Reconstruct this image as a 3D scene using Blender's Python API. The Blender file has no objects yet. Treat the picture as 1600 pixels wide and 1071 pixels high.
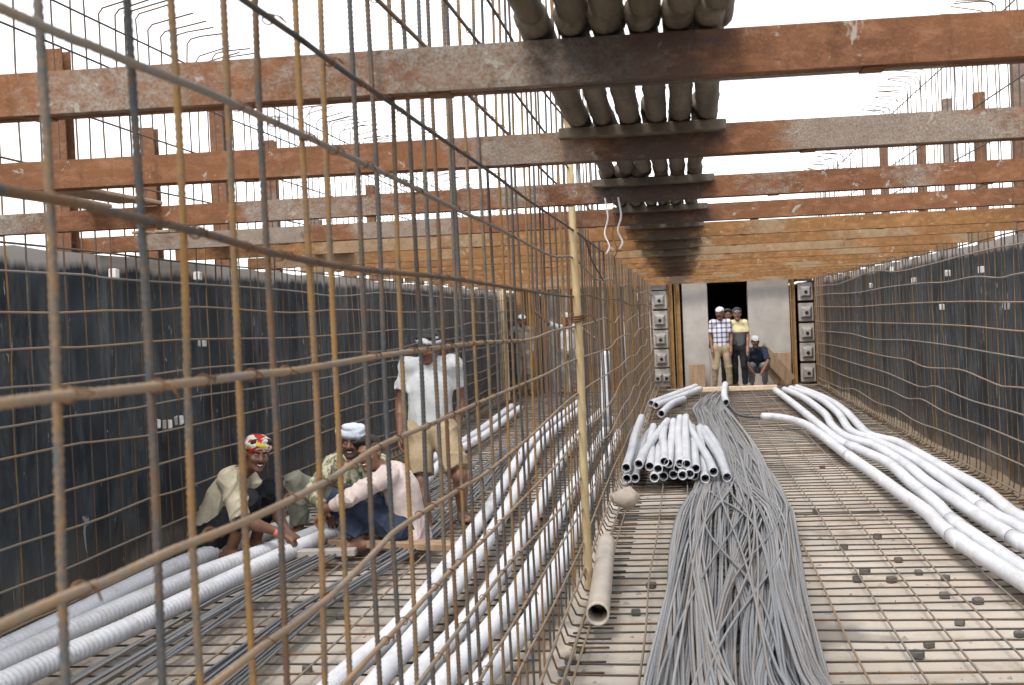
import bpy, math, random
import numpy as np
from mathutils import Vector, Matrix
random.seed(7); RNG = np.random.default_rng(11)
scene = bpy.context.scene
COL = scene.collection

# ------------------------------------------------------------------ camera
cd = bpy.data.cameras.new('camera'); cam = bpy.data.objects.new('camera', cd); COL.objects.link(cam)
scene.camera = cam
cd.sensor_width = 36; cd.lens = 45; cd.clip_start = .05; cd.clip_end = 3000
YAW, PITCH, ROLL, EYE = math.radians(7.744), math.radians(1.1986), .043, 1.66
fw = Vector((-math.sin(YAW)*math.cos(PITCH), math.cos(YAW)*math.cos(PITCH), -math.sin(PITCH)))
r0 = Vector((math.cos(YAW), math.sin(YAW), 0)); d0 = fw.cross(r0)
cr, sr = math.cos(ROLL), math.sin(ROLL)
ax, ay = r0*cr + d0*sr, r0*-sr + d0*cr
cam.matrix_world = Matrix(((ax.x, -ay.x, -fw.x, 0), (ax.y, -ay.y, -fw.y, 0), (ax.z, -ay.z, -fw.z, EYE), (0, 0, 0, 1)))
cd.dof.use_dof = True; cd.dof.focus_distance = 7.0; cd.dof.aperture_fstop = 8.0

# ------------------------------------------------------------------ sky, sun, exposure
SUN_EL, SUN_AZ = 58, 200
world = bpy.data.worlds.new('World'); scene.world = world; world.use_nodes = True
nt = world.node_tree; nt.nodes.clear()
sky = nt.nodes.new('ShaderNodeTexSky'); sky.sky_type = 'NISHITA'; sky.sun_disc = False
sky.sun_elevation = math.radians(SUN_EL); sky.sun_rotation = math.radians(SUN_AZ)
sky.air_density = 1.0; sky.dust_density = 1.5; sky.ozone_density = 1.0
hs = nt.nodes.new('ShaderNodeHueSaturation'); hs.inputs['Saturation'].default_value = .14
bg = nt.nodes.new('ShaderNodeBackground'); bg.inputs['Strength'].default_value = .15
wo = nt.nodes.new('ShaderNodeOutputWorld')
nt.links.new(sky.outputs[0], hs.inputs['Color']); nt.links.new(hs.outputs[0], bg.inputs['Color']); nt.links.new(bg.outputs[0], wo.inputs['Surface'])
sl = bpy.data.lights.new('sun', 'SUN'); sl.energy = .85; sl.angle = math.radians(14); sl.color = (1, .92, .80)
so = bpy.data.objects.new('sun', sl); COL.objects.link(so)
sd = Vector((math.sin(math.radians(SUN_AZ))*math.cos(math.radians(SUN_EL)), math.cos(math.radians(SUN_AZ))*math.cos(math.radians(SUN_EL)), math.sin(math.radians(SUN_EL))))
so.rotation_euler = sd.to_track_quat('Z', 'Y').to_euler()
vs = scene.view_settings
vs.view_transform = 'Standard'; vs.look = 'None'; vs.gamma = 1; vs.use_curve_mapping = False; vs.exposure = 1.6

scene.cycles.max_bounces = 6; scene.cycles.diffuse_bounces = 3; scene.cycles.glossy_bounces = 2

# ------------------------------------------------------------------ materials
def material(name):
    m = bpy.data.materials.new(name); m.use_nodes = True
    n = m.node_tree; n.nodes.clear()
    o = n.nodes.new('ShaderNodeOutputMaterial'); b = n.nodes.new('ShaderNodeBsdfPrincipled')
    n.links.new(b.outputs[0], o.inputs['Surface'])
    return m, n, b
class G:
    """small node-graph helper"""
    def __init__(s, name, rough=.8, metal=0, spec=.3):
        s.m, s.n, s.b = material(name)
        s.b.inputs['Roughness'].default_value = rough; s.b.inputs['Metallic'].default_value = metal
        s.b.inputs['Specular IOR Level'].default_value = spec
        tc = s.n.nodes.new('ShaderNodeTexCoord'); s.co = tc.outputs['Object']; s.tc = tc
    def per_object(s, k=37.):
        oi = s.n.nodes.new('ShaderNodeObjectInfo'); s.rand = oi.outputs['Random']
        v = s.n.nodes.new('ShaderNodeVectorMath'); v.operation = 'MULTIPLY'
        c = s.n.nodes.new('ShaderNodeCombineXYZ')
        for i in range(3): s.n.links.new(s.rand, c.inputs[i])
        v.inputs[1].default_value = (k, k*1.7, k*.6); s.n.links.new(c.outputs[0], v.inputs[0])
        a = s.n.nodes.new('ShaderNodeVectorMath'); a.operation = 'ADD'
        s.n.links.new(s.co, a.inputs[0]); s.n.links.new(v.outputs[0], a.inputs[1]); s.co = a.outputs[0]
        return s
    def noise(s, scale, detail=4, stretch=(1, 1, 1), rough=.55, dist=0):
        mp = s.n.nodes.new('ShaderNodeMapping'); mp.inputs['Scale'].default_value = stretch
        s.n.links.new(s.co, mp.inputs['Vector'])
        t = s.n.nodes.new('ShaderNodeTexNoise'); t.inputs['Scale'].default_value = scale; t.inputs['Detail'].default_value = detail
        t.inputs['Roughness'].default_value = rough; t.inputs['Distortion'].default_value = dist
        s.n.links.new(mp.outputs[0], t.inputs['Vector']); return t.outputs['Fac']
    def ramp(s, fac, a, b):
        r = s.n.nodes.new('ShaderNodeMapRange'); r.inputs['From Min'].default_value = a; r.inputs['From Max'].default_value = b
        s.n.links.new(fac, r.inputs['Value']); return r.outputs['Result']
    def math(s, op, x, y):
        r = s.n.nodes.new('ShaderNodeMath'); r.operation = op
        for i, v in enumerate((x, y)):
            if isinstance(v, (int, float)): r.inputs[i].default_value = v
            else: s.n.links.new(v, r.inputs[i])
        return r.outputs[0]
    def mix(s, fac, a, b):
        r = s.n.nodes.new('ShaderNodeMix'); r.data_type = 'RGBA'
        if isinstance(fac, (int, float)): r.inputs[0].default_value = fac
        else: s.n.links.new(fac, r.inputs[0])
        for i, v in ((6, a), (7, b)):
            if isinstance(v, tuple): r.inputs[i].default_value = (*v, 1)
            else: s.n.links.new(v, r.inputs[i])
        return r.outputs[2]
    def xyz(s):
        r = s.n.nodes.new('ShaderNodeSeparateXYZ'); s.n.links.new(s.co, r.inputs[0]); return r.outputs
    def color(s, c):
        if isinstance(c, tuple): s.b.inputs['Base Color'].default_value = (*c, 1)
        else: s.n.links.new(c, s.b.inputs['Base Color'])
        return s
    def rough(s, f): s.n.links.new(f, s.b.inputs['Roughness']); return s
    def bump(s, h, strength=.3, dist=.01):
        r = s.n.nodes.new('ShaderNodeBump'); r.inputs['Strength'].default_value = strength; r.inputs['Distance'].default_value = dist
        s.n.links.new(h, r.inputs['Height']); s.n.links.new(r.outputs[0], s.b.inputs['Normal']); return s
M = {}
def m_bar(name, c_rust, c_steel, bias, hi=None):
    g = G(name, .72, .0, .35).per_object()
    n1 = g.noise(5, 4, (1, 1, .5), .65); n2 = g.noise(150, 2); n3 = g.noise(38, 3, (1, 1, .6), .7)
    f = g.math('ADD', g.math('ADD', g.math('MULTIPLY', g.rand, .40), g.math('ADD', g.math('MULTIPLY', n1, 1.1), g.math('MULTIPLY', g.math('SUBTRACT', n3, .5), 1.1))), bias)
    c = g.mix(g.ramp(f, .52, .98), c_steel, c_rust)
    c = g.mix(g.math('MULTIPLY', g.ramp(n2, .5, .75), .35), c, hi or tuple(v*1.6 for v in c_rust))
    c = g.mix(g.math('MULTIPLY', g.ramp(n3, .55, .75), .4), c, tuple(v*.55 for v in c_rust))
    g.color(c).bump(n2, .4, .002); M[name] = g.m
m_bar('rebar', (.205, .112, .034), (.066, .071, .073), -.02)
m_bar('rebar_pale', (.25, .165, .092), (.17, .155, .14), .0, (.33, .27, .20))
m_bar('rebar_dark', (.125, .064, .027), (.044, .049, .052), -.08, (.19, .13, .075))
def m_strut(name, base, dark, pale, amount, grime_shade=0):
    g = G(name, .85, 0, .2); lx = g.xyz()[0]; g.per_object(13)
    n1 = g.noise(3.2, 6, (.7, 1, 1.3), .65); n2 = g.noise(1.15, 2, (1, .3, .5), .4); n3 = g.noise(150, 4, (1, 1, 1), .7); n4 = g.noise(17, 6, (.8, 1, 1.2), .75)
    n5 = g.noise(30, 6, (.45, 1, 1), .75); n6 = g.noise(26, 5, (1, 1, .30), .65)
    c = g.mix(g.ramp(n1, .32, .68), dark, base)
    c = g.mix(g.math('MULTIPLY', g.ramp(n5, .48, .66), .5), c, tuple(min(1, v*1.5+.03) for v in base))       # rolled scale in long streaks
    c = g.mix(g.math('MULTIPLY', g.ramp(n6, .56, .72), .5), c, tuple(v*.55 for v in dark))                      # runs of darker rust
    c = g.mix(g.math('MULTIPLY', g.ramp(n3, .52, .72), .38), c, tuple(min(1, v*1.35+.045) for v in base))
    e = g.math('ADD', n2, g.math('MULTIPLY', g.math('SUBTRACT', n4, .5), .30))                                  # cement washed on in areas with their own edges
    c = g.mix(g.math('MULTIPLY', g.ramp(e, amount-.02, amount+.06), g.ramp(n3, .3, .62)), c, g.mix(g.ramp(n4, .35, .65), tuple(v*.68 for v in pale), pale))
    c = g.mix(g.math('MULTIPLY', g.ramp(g.noise(12, 5, (1, 1, 1), .75, .6), .62, .655), .8), c, tuple(v*1.15 for v in pale))
    if grime_shade:                                                                                                   # dirt washed down from the walkway, with its shade painted into the colour
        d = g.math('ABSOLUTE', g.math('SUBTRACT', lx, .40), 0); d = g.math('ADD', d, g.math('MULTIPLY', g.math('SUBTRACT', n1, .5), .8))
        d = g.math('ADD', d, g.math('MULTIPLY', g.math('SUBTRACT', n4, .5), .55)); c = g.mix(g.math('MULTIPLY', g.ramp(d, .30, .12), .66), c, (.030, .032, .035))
    g.color(c).bump(g.math('ADD', n3, g.math('MULTIPLY', n4, .6)), .6, .004); M[name] = g.m
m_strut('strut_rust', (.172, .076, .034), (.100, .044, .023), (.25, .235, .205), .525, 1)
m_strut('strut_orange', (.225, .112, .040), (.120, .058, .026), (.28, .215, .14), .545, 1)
m_strut('post_rust', (.150, .072, .036), (.090, .042, .024), (.20, .175, .16), .56)
m_strut('form_ochre', (.31, .185, .072), (.19, .11, .052), (.36, .30, .24), .56)
def m_wall():
    g = G('membrane_wall', .78, 0, .22)
    x, y, z = g.xyz()
    n1 = g.noise(1.3, 5); n2 = g.noise(3.5, 6, (1, 1, .35), .7, .4); n3 = g.noise(60, 2); n4 = g.noise(.9, 4, (1, 1.2, .6), .6, .5)
    c = g.mix(g.ramp(n1, .36, .66), (.010, .015, .021), (.048, .058, .066))
    c = g.mix(g.math('MULTIPLY', g.ramp(n2, .47, .68), .7), c, (.092, .100, .102))
    c = g.mix(g.math('MULTIPLY', g.ramp(g.noise(6, 4, (1, 1.6, .45), .6, 1.2), .655, .685), .8), c, (.32, .305, .285))     # flaked patches
    low = g.math('ADD', g.math('MULTIPLY', z, 1.15), g.math('MULTIPLY', n4, 1.25))                                      # bare render near the foot
    c = g.mix(g.math('MULTIPLY', g.ramp(low, .86, .74), .7), c, (.19, .178, .16))
    c = g.mix(g.math('MULTIPLY', g.ramp(g.noise(2.6, 6, (1, 2.2, .22), .72, .3), .56, .68), .45), c, (.17, .17, .165))
    c = g.mix(g.math('MULTIPLY', g.ramp(g.math('ADD', z, g.math('MULTIPLY', n2, .9)), .95, .40), .55), c, (.16, .115, .075))        # mud splashed up from the floor
    edge = g.math('ADD', z, g.math('MULTIPLY', g.math('ADD', n2, n1), .16))
    c = g.mix(g.ramp(edge, 2.19, 2.245), c, (.36, .33, .30))                                                          # uncoated concrete along the top
    g.color(c).bump(n3, .25, .004); M['membrane_wall'] = g.m
m_wall()
def m_floor():
    g = G('blinding_concrete', .9, 0, .2)
    n1 = g.noise(.55, 4, (1, .6, 1)); n2 = g.noise(2.2, 6, (1, .7, 1), .65, .5); n3 = g.noise(45, 3); n4 = g.noise(.35, 3)
    x, y, z = g.xyz()
    c = g.mix(g.ramp(n1, .3, .7), (.38, .335, .28), (.50, .45, .395))
    c = g.mix(g.math('MULTIPLY', g.ramp(n2, .53, .68), .7), c, (.27, .225, .185))
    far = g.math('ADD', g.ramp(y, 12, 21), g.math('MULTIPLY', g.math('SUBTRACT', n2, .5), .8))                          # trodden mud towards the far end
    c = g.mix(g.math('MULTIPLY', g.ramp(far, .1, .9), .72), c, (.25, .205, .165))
    c = g.mix(g.math('MULTIPLY', g.ramp(n3, .55, .8), .3), c, (.30, .26, .22))
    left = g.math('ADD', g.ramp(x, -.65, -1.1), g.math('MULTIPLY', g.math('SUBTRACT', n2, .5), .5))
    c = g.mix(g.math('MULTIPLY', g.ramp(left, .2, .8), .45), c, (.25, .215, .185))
    wet = g.ramp(g.noise(1.1, 3, (1, .8, 1), .5, .7), .54, .63)
    c = g.mix(g.math('MULTIPLY', wet, .7), c, (.15, .135, .12))
    g.color(c).bump(g.noise(18, 5), .35, .012); M['floor'] = g.m
m_floor()
def simple(name, a, b, scale=8, rough=.8, stretch=(1, 1, 1), bump=.2, spec=.3, per=True, lo=.35, hi=.68, fine=None):
    g = G(name, rough, 0, spec)
    if per: g.per_object()
    n1 = g.noise(scale, 5, stretch, .6); n2 = g.noise(scale*7, 3, stretch)
    c = g.mix(g.ramp(n1, lo, hi), a, b)
    if fine: c = g.mix(g.math('MULTIPLY', g.ramp(n2, .55, .8), .5), c, fine)
    g.color(c).bump(n2, bump, .004); M[name] = g.m; return g
simple('concrete', (.27, .25, .23), (.37, .345, .32), 2.2, .9, fine=(.33, .30, .28))
simple('concrete_dark', (.22, .20, .185), (.36, .33, .30), 5, .9, fine=(.13, .12, .11))
def m_duct():
    g = G('duct_white', .5, 0, .35).per_object()
    n1 = g.noise(3, 4, (1, .5, 1), .6); n2 = g.noise(14, 5, (1, .35, 1), .7); n3 = g.noise(90, 3)
    c = g.mix(g.ramp(n1, .3, .7), (.50, .515, .555), (.60, .61, .645))
    c = g.mix(g.math('MULTIPLY', g.ramp(n2, .50, .72), .6), c, (.36, .325, .285))
    c = g.mix(g.math('MULTIPLY', g.ramp(n3, .60, .75), .35), c, (.34, .31, .28))
    g.color(c).bump(n2, .08, .004); M['duct_white'] = g.m
m_duct()
def m_strand(name, a, b, rust):
    g = G(name, .45, 0, .5).per_object()
    n1 = g.noise(2.2, 4, (1, .3, 1), .6); n2 = g.noise(160, 2, (1, .5, 1)); n3 = g.noise(1.1, 3, (1, .5, 1))
    f = g.ramp(g.math('ADD', g.math('MULTIPLY', g.rand, .7), g.math('MULTIPLY', n1, .6)), .25, 1.05)
    c = g.mix(f, a, b); c = g.mix(g.math('MULTIPLY', g.ramp(g.math('ADD', n3, g.math('MULTIPLY', g.rand, .22)), .60, .78), .6), c, rust)
    c = g.mix(g.math('MULTIPLY', g.ramp(n2, .5, .7), .3), c, tuple(v*1.6 for v in b))
    g.color(c).bump(n2, .5, .003); M[name] = g.m
m_strand('strand_steel', (.085, .09, .098), (.33, .335, .345), (.19, .135, .085))
m_strand('strand_dark', (.055, .062, .07), (.19, .20, .21), (.14, .10, .065))
simple('duct_band', (.06, .065, .075), (.12, .12, .125), 8, .6)
simple('duct_inside', (.02, .02, .022), (.05, .05, .05), 8, .8)
simple('timber_dark', (.06, .048, .036), (.13, .105, .08), 5, .85, (2.5, .25, 2.5), .5, fine=(.07, .055, .042))
simple('timber_pale', (.46, .36, .25), (.60, .50, .38), 5, .85, (2.5, .25, 2.5), .4, fine=(.33, .25, .17))
simple('timber_brown', (.23, .15, .095), (.34, .24, .16), 5, .85, (3, 3, .35), .4, fine=(.15, .10, .065))
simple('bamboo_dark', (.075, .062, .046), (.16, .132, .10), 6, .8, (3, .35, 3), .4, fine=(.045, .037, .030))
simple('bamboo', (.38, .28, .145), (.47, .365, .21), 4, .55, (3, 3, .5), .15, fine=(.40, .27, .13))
simple('pvc_grey', (.40, .35, .29), (.51, .455, .39), 6, .55, fine=(.36, .31, .26))
simple('stone', (.38, .32, .26), (.50, .435, .36), 9, .9, bump=.5, fine=(.33, .27, .21))
simple('earth', (.20, .15, .10), (.30, .23, .16), 1.2, .95, per=False, bump=.6, fine=(.13, .10, .07))
simple('block', (.085, .082, .076), (.15, .145, .135), 22, .9, fine=(.06, .058, .055))
simple('block_white', (.62, .60, .57), (.74, .72, .69), 22, .9)
simple('wire_brown', (.10, .05, .025), (.17, .085, .04), 60, .7)
simple('rope_white', (.55, .53, .52), (.70, .68, .67), 30, .8)
simple('anchor_grey', (.19, .18, .175), (.31, .29, .27), 9, .7, fine=(.11, .10, .095))
simple('dark_hole', (.012, .012, .014), (.02, .02, .022), 8, .9)
simple('skin', (.135, .064, .040), (.175, .086, .054), 12, .5, spec=.35, per=False, bump=.03)
simple('skin_light', (.19, .098, .060), (.235, .122, .077), 12, .5, spec=.35, per=False, bump=.03)
simple('hair', (.010, .009, .009), (.026, .022, .020), 60, .55, bump=.5)
simple('eye_white', (.34, .31, .29), (.40, .37, .34), 12, .3, bump=0)
simple('iris', (.012, .008, .006), (.018, .012, .010), 12, .2, bump=0)
simple('teeth', (.70, .66, .58), (.76, .72, .64), 20, .3, bump=0)
simple('lips', (.15, .055, .045), (.19, .075, .06), 20, .5, bump=0)
simple('sandal', (.05, .045, .042), (.10, .09, .085), 20, .7)
def cloth(name, a, b, fine=None): return simple(name, tuple(v*.82 for v in a), b, 9, .95, bump=.25, spec=.1, fine=fine or tuple(v*.72 for v in a))
cloth('cloth_cream', (.43, .39, .29), (.50, .45, .35)); cloth('cloth_white', (.47, .485, .50), (.52, .535, .55))
cloth('cloth_pink', (.56, .46, .43), (.62, .53, .50)); cloth('cloth_khaki', (.29, .225, .145), (.36, .285, .19))
cloth('cloth_navy', (.022, .030, .052), (.045, .058, .09)); cloth('cloth_black', (.014, .015, .018), (.03, .031, .035))
cloth('cloth_grey_green', (.19, .19, .15), (.26, .26, .21)); cloth('cloth_grey', (.12, .125, .13), (.20, .205, .21))
cloth('cloth_yellow', (.70, .62, .33), (.78, .71, .44)); cloth('cloth_brown', (.15, .125, .11), (.22, .19, .165))
cloth('cloth_turban', (.44, .48, .56), (.56, .60, .67), (.22, .27, .38)); cloth('wrist_band', (.55, .16, .13), (.62, .22, .18))
def m_camo():
    g = G('cloth_camo', .92, 0, .15); n = g.noise(26, 2, (1, 1, .6), .5, .8); n2 = g.noise(38, 2, (1, .8, .7), .5, .6)
    c = g.mix(g.ramp(n, .5, .54), (.46, .44, .33), (.20, .20, .13)); c = g.mix(g.ramp(n2, .60, .63), c, (.085, .085, .065))
    g.color(c); M['cloth_camo'] = g.m
    g = G('cloth_scarf', .92, 0, .15); n = g.noise(11, 1, (1, 1, 1), .4, 1.2); n2 = g.noise(13, 1, (1, 1, 1.3), .4, .8)
    c = g.mix(g.ramp(n, .52, .55), (.55, .53, .52), (.38, .03, .025)); c = g.mix(g.ramp(n2, .60, .63), c, (.52, .43, .04))
    g.color(c); M['cloth_scarf'] = g.m
    g = G('cloth_two_tone', .92, 0, .15); x, y, z = g.xyz(); c = g.mix(g.math('GREATER_THAN', z, 1.10), (.085, .088, .095), (.56, .50, .29)); g.color(c); M['cloth_two_tone'] = g.m
    g = G('cloth_check', .92, 0, .15); x, y, z = g.xyz()
    def bars(v, p, w): return g.math('LESS_THAN', g.math('FRACT', g.math('ADD', g.math('MULTIPLY', v, p), 50.), 0), w)
    f = g.math('MAXIMUM', bars(x, 11, .34), bars(z, 11, .34)); f2 = g.math('MULTIPLY', bars(x, 11, .34), bars(z, 11, .34))
    c = g.mix(f, (.55, .53, .57), (.20, .21, .28)); c = g.mix(f2, c, (.055, .06, .11)); g.color(c); M['cloth_check'] = g.m
m_camo()

# ------------------------------------------------------------------ mesh helpers
def mesh(name, v, f, mat, smooth=False):
    me = bpy.data.meshes.new(name); me.from_pydata([tuple(map(float, p)) for p in v], [], [tuple(map(int, q)) for q in f])
    if isinstance(mat, str): mat = M[mat]
    me.materials.append(mat)
    if smooth: me.polygons.foreach_set('use_smooth', [True]*len(me.polygons))
    me.update(); return me
def link(name, me, parent=None, loc=None, rot=None, scale=None):
    o = bpy.data.objects.new(name, me); COL.objects.link(o)
    if parent is not None: o.parent = parent
    if loc is not None: o.location = loc
    if rot is not None: o.rotation_euler = rot
    if scale is not None: o.scale = scale
    return o
def part(name, v, f, mat, parent, smooth=False):
    """mesh given in world coordinates, stored relative to its thing"""
    off = np.zeros(3); p = parent
    while p is not None: off += np.array(p.location); p = p.parent
    return link(name, mesh(name, np.asarray(v, float)-off, f, mat, smooth), parent)
def tag(o, label, cat=None, group=None, kind=None):
    o['label'] = label
    if cat: o['category'] = cat
    if group: o['group'] = group
    if kind: o['kind'] = kind
    return o
def thing(name, loc, label, cat, group=None):
    o = bpy.data.objects.new(name, None); COL.objects.link(o); o.location = loc; o.empty_display_size = .1
    return tag(o, label, cat, group)
def solo(name, v, f, mat, label, cat, group=None, smooth=False, base=None):
    v = np.asarray(v, float); b = np.array(base) if base is not None else np.array([v[:, 0].mean(), v[:, 1].mean(), v[:, 2].min()])
    return tag(link(name, mesh(name, v-b, f, mat, smooth), None, b), label, cat, group)
def cat_vf(*vfs):
    V, Fc, n = [], [], 0
    for v, f in vfs:
        V.append(np.asarray(v, float)); Fc += [tuple(i+n for i in q) for q in f]; n += len(v)
    return np.concatenate(V), Fc
def box(x0, x1, y0, y1, z0, z1):
    v = [(x, y, z) for x in (x0, x1) for y in (y0, y1) for z in (z0, z1)]
    return np.array(v, float), [(0, 1, 3, 2), (4, 6, 7, 5), (0, 4, 5, 1), (2, 3, 7, 6), (0, 2, 6, 4), (1, 5, 7, 3)]
def bbox(x0, x1, y0, y1, z0, z1, b=.008):
    """box with chamfered edges"""
    c = np.array([(x0+x1)/2, (y0+y1)/2, (z0+z1)/2]); h = np.array([(x1-x0)/2, (y1-y0)/2, (z1-z0)/2]); b = min(b, h.min()*.8)
    V, idx = [], {}
    for s in [(i, j, k) for i in (-1, 1) for j in (-1, 1) for k in (-1, 1)]:
        for a in range(3):
            p = np.array(s)*(h-b); p[a] = s[a]*h[a]; idx[(s, a)] = len(V); V.append(c+p)
    Fc = []
    for a in range(3):
        o = [(a+1) % 3, (a+2) % 3]
        for sg in (-1, 1):
            q = []
            for (i, j) in ((-1, -1), (1, -1), (1, 1), (-1, 1)):
                s = [0]*3; s[a] = sg; s[o[0]] = i; s[o[1]] = j; q.append(idx[(tuple(s), a)])
            Fc.append(tuple(q if sg > 0 else q[::-1]))
        for i in (-1, 1):
            for j in (-1, 1):
                s1 = [0]*3; s2 = [0]*3; s1[o[0]] = s2[o[0]] = i; s1[o[1]] = s2[o[1]] = j; s1[a] = -1; s2[a] = 1; s1, s2 = tuple(s1), tuple(s2)
                Fc.append((idx[(s1, o[0])], idx[(s2, o[0])], idx[(s2, o[1])], idx[(s1, o[1])]))
    for s in [(i, j, k) for i in (-1, 1) for j in (-1, 1) for k in (-1, 1)]: Fc.append((idx[(s, 0)], idx[(s, 1)], idx[(s, 2)]))
    return np.array(V), Fc
def rotv(v, ang, axis='z', c=(0, 0, 0)):
    R = np.array(Matrix.Rotation(ang, 3, axis.upper())); c = np.array(c); return (np.asarray(v)-c) @ R.T + c
def frames(P):
    T = np.gradient(P, axis=0); T /= np.linalg.norm(T, axis=1)[:, None]+1e-12
    n = np.cross(T[0], (0, 0, 1)); n = np.cross(T[0], (1, 0, 0)) if np.linalg.norm(n) < .1 else n
    n /= np.linalg.norm(n); N = [n]
    for t in T[1:]:
        n = n - t*(n @ t); n = n/(np.linalg.norm(n)+1e-12); N.append(n)
    N = np.array(N); return T, N, np.cross(T, N)
def tube(P, r, n=6, cap=True):
    P = np.asarray(P, float); T, N, B = frames(P); r = np.broadcast_to(r, (len(P),))
    a = np.arange(n)*2*np.pi/n
    V = (P[:, None]+r[:, None, None]*(np.cos(a)[None, :, None]*N[:, None]+np.sin(a)[None, :, None]*B[:, None])).reshape(-1, 3)
    i = np.arange(len(P)-1)[:, None]*n; j = np.arange(n)[None]; k = (j+1) % n
    F4 = np.stack([i+j, i+k, i+n+k, i+n+j], -1).reshape(-1, 4)[:, ::-1]
    Fc = [tuple(q) for q in F4.tolist()]
    if cap: Fc += [tuple(range(n)), tuple(range(len(V)-1, len(V)-n-1, -1))]
    return V, Fc
def smooth_path(pts, step):
    """Catmull-Rom through pts, resampled"""
    P = np.asarray(pts, float); Q = np.vstack([2*P[0]-P[1], P, 2*P[-1]-P[-2]]); out = []
    for i in range(1, len(Q)-2):
        L = np.linalg.norm(Q[i+1]-Q[i]); m = max(2, int(L/step)); t = np.linspace(0, 1, m, endpoint=False)[:, None]
        a, b, c, d = Q[i-1], Q[i], Q[i+1], Q[i+2]
        out.append(.5*((2*b)+(-a+c)*t+(2*a-5*b+4*c-d)*t**2+(-a+3*b-3*c+d)*t**3))
    return np.vstack(out+[P[-1:]])
def extrude(prof, a, b):
    """prof: list of (u,v) closed outline; a,b world ends along X; u->Y, v->Z"""
    n = len(prof); V = [(a, u, v) for u, v in prof]+[(b, u, v) for u, v in prof]
    Fc = [(i, (i+1) % n, n+(i+1) % n, n+i) for i in range(n)]
    return np.array(V, float), Fc+[tuple(range(n-1, -1, -1)), tuple(range(n, 2*n))]
ORD = ['nearest', 'second nearest', 'third nearest', 'fourth nearest', 'fifth nearest', 'sixth nearest', 'seventh nearest', 'eighth nearest', 'ninth nearest', 'tenth nearest', 'eleventh nearest', 'twelfth nearest', 'thirteenth nearest', 'fourteenth nearest', 'fifteenth nearest', 'sixteenth nearest', 'seventeenth nearest', 'eighteenth nearest', 'nineteenth nearest', 'twentieth nearest']
LEFT = ['leftmost', 'second from left', 'third from left', 'fourth from left', 'fifth from left', 'rightmost']

# ------------------------------------------------------------------ the setting
XL, XR, XP, END, TOP = -3.6, 2.72, -.66, 26.8, 2.2
v, f = box(XL-.2, XR+.2, -5, 37.5, -.3, 0)
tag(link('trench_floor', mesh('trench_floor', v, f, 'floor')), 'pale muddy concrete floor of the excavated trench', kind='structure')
def ground_sheet(xs, ys, zf):
    V = [(x, y, zf(x, y)+random.uniform(-.03, .03)) for y in ys for x in xs]; m = len(xs)
    Fc = [(j*m+i, j*m+i+1, (j+1)*m+i+1, (j+1)*m+i) for j in range(len(ys)-1) for i in range(m-1)]
    tag(link('ground', mesh('ground', V, Fc, 'earth', True)), 'bare brown earth around the trench', kind='structure')
far_ = [60, 120, 300, 900]
ya_ = [-900, -200, -60]+list(np.arange(-40, 60, 2.))+far_
ground_sheet([-900, -250, -80, -30, -14, -9, -6, -4.6, XL-.10], ya_, lambda x, y: 1.95)
ground_sheet([XR+.10, 3.8, 5, 8, 14, 30, 80, 250, 900], ya_, lambda x, y: 1.95)
ground_sheet(list(np.linspace(XL-.1, XR+.1, 8)), [37.4, 39, 42, 50, 60, 120, 300, 900], lambda x, y: 1.95)
def wall(name, x0, x1, label):
    ys = np.arange(-5, 37.6, .35); V, Fc = [], []
    for y in ys:
        t = TOP-.055+random.uniform(-.012, .012)
        V += [(x0, y, -.2), (x1, y, -.2), (x1, y, t+random.uniform(-.012, .012)), (x0, y, t)]
    for i in range(len(ys)-1):
        for k in range(4): Fc.append((4*i+k, 4*i+(k+1) % 4, 4*i+4+(k+1) % 4, 4*i+4+k)[::-1])
    Fc += [(0, 1, 2, 3), tuple(len(V)-k for k in (1, 2, 3, 4))]
    tag(link(name, mesh(name, V, Fc, 'membrane_wall')), label, 'wall')
wall('trench_wall', XL-.12, XL, 'long dark bitumen-coated trench wall on the left with pale top edge')
wall('trench_wall', XR, XR+.12, 'long dark bitumen-coated trench wall on the right with pale top edge')

# ------------------------------------------------------------------ far end of the trench
t = thing('end_wall', (.9, END, 0), 'pale concrete end wall with a dark square-topped opening', 'wall')
OX0, OX1, OZ0, OZ1 = .47, 1.29, .80, 2.19
for (a, b, c, d) in ((-.05, OX0, 0, 2.3), (OX1, 2.13, 0, 2.3), (OX0, OX1, 0, OZ0), (OX0, OX1, OZ1, 2.3)):
    v, f = bbox(a+.001, b-.001, END, END+.35, c+.001, d+(.018 if d > 2.25 else 0), .006); part('concrete_panel', v, f, 'concrete', t)
v, f = box(-.9, 2.7, END+9.5, END+9.7, 0, 2.188); part('rear_wall', v, f, 'concrete_dark', t)
v, f = box(XL+.02, XR-.02, END+.36, 37.3, 2.19, 2.315); part('roof_slab', v, f, 'concrete_dark', t)
v, f = cat_vf(box(-.05, .1, END+.36, END+9.49, 0, 2.188), box(2.0, 2.13, END+.36, END+9.49, 0, 2.188)); part('side_wall', v, f, 'concrete_dark', t)
def soldier(x, y, w, d, label, mat='form_ochre', z1=2.318, group=None):
    """upright steel channel of the end formwork, open side to the front"""
    k = .012
    prof = [(0, 0), (w, 0), (w, d), (w-k, d), (w-k, k), (k, k), (k, d), (0, d)]
    n = len(prof); V = [(x+u, y-v_, 0) for u, v_ in prof]+[(x+u, y-v_, z1) for u, v_ in prof]
    Fc = [(i, (i+1) % n, n+(i+1) % n, n+i)[::-1] for i in range(n)]+[tuple(range(n)), tuple(range(2*n-1, n-1, -1))]
    return solo('steel_channel', V, Fc, mat, label, 'channel', group)
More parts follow.
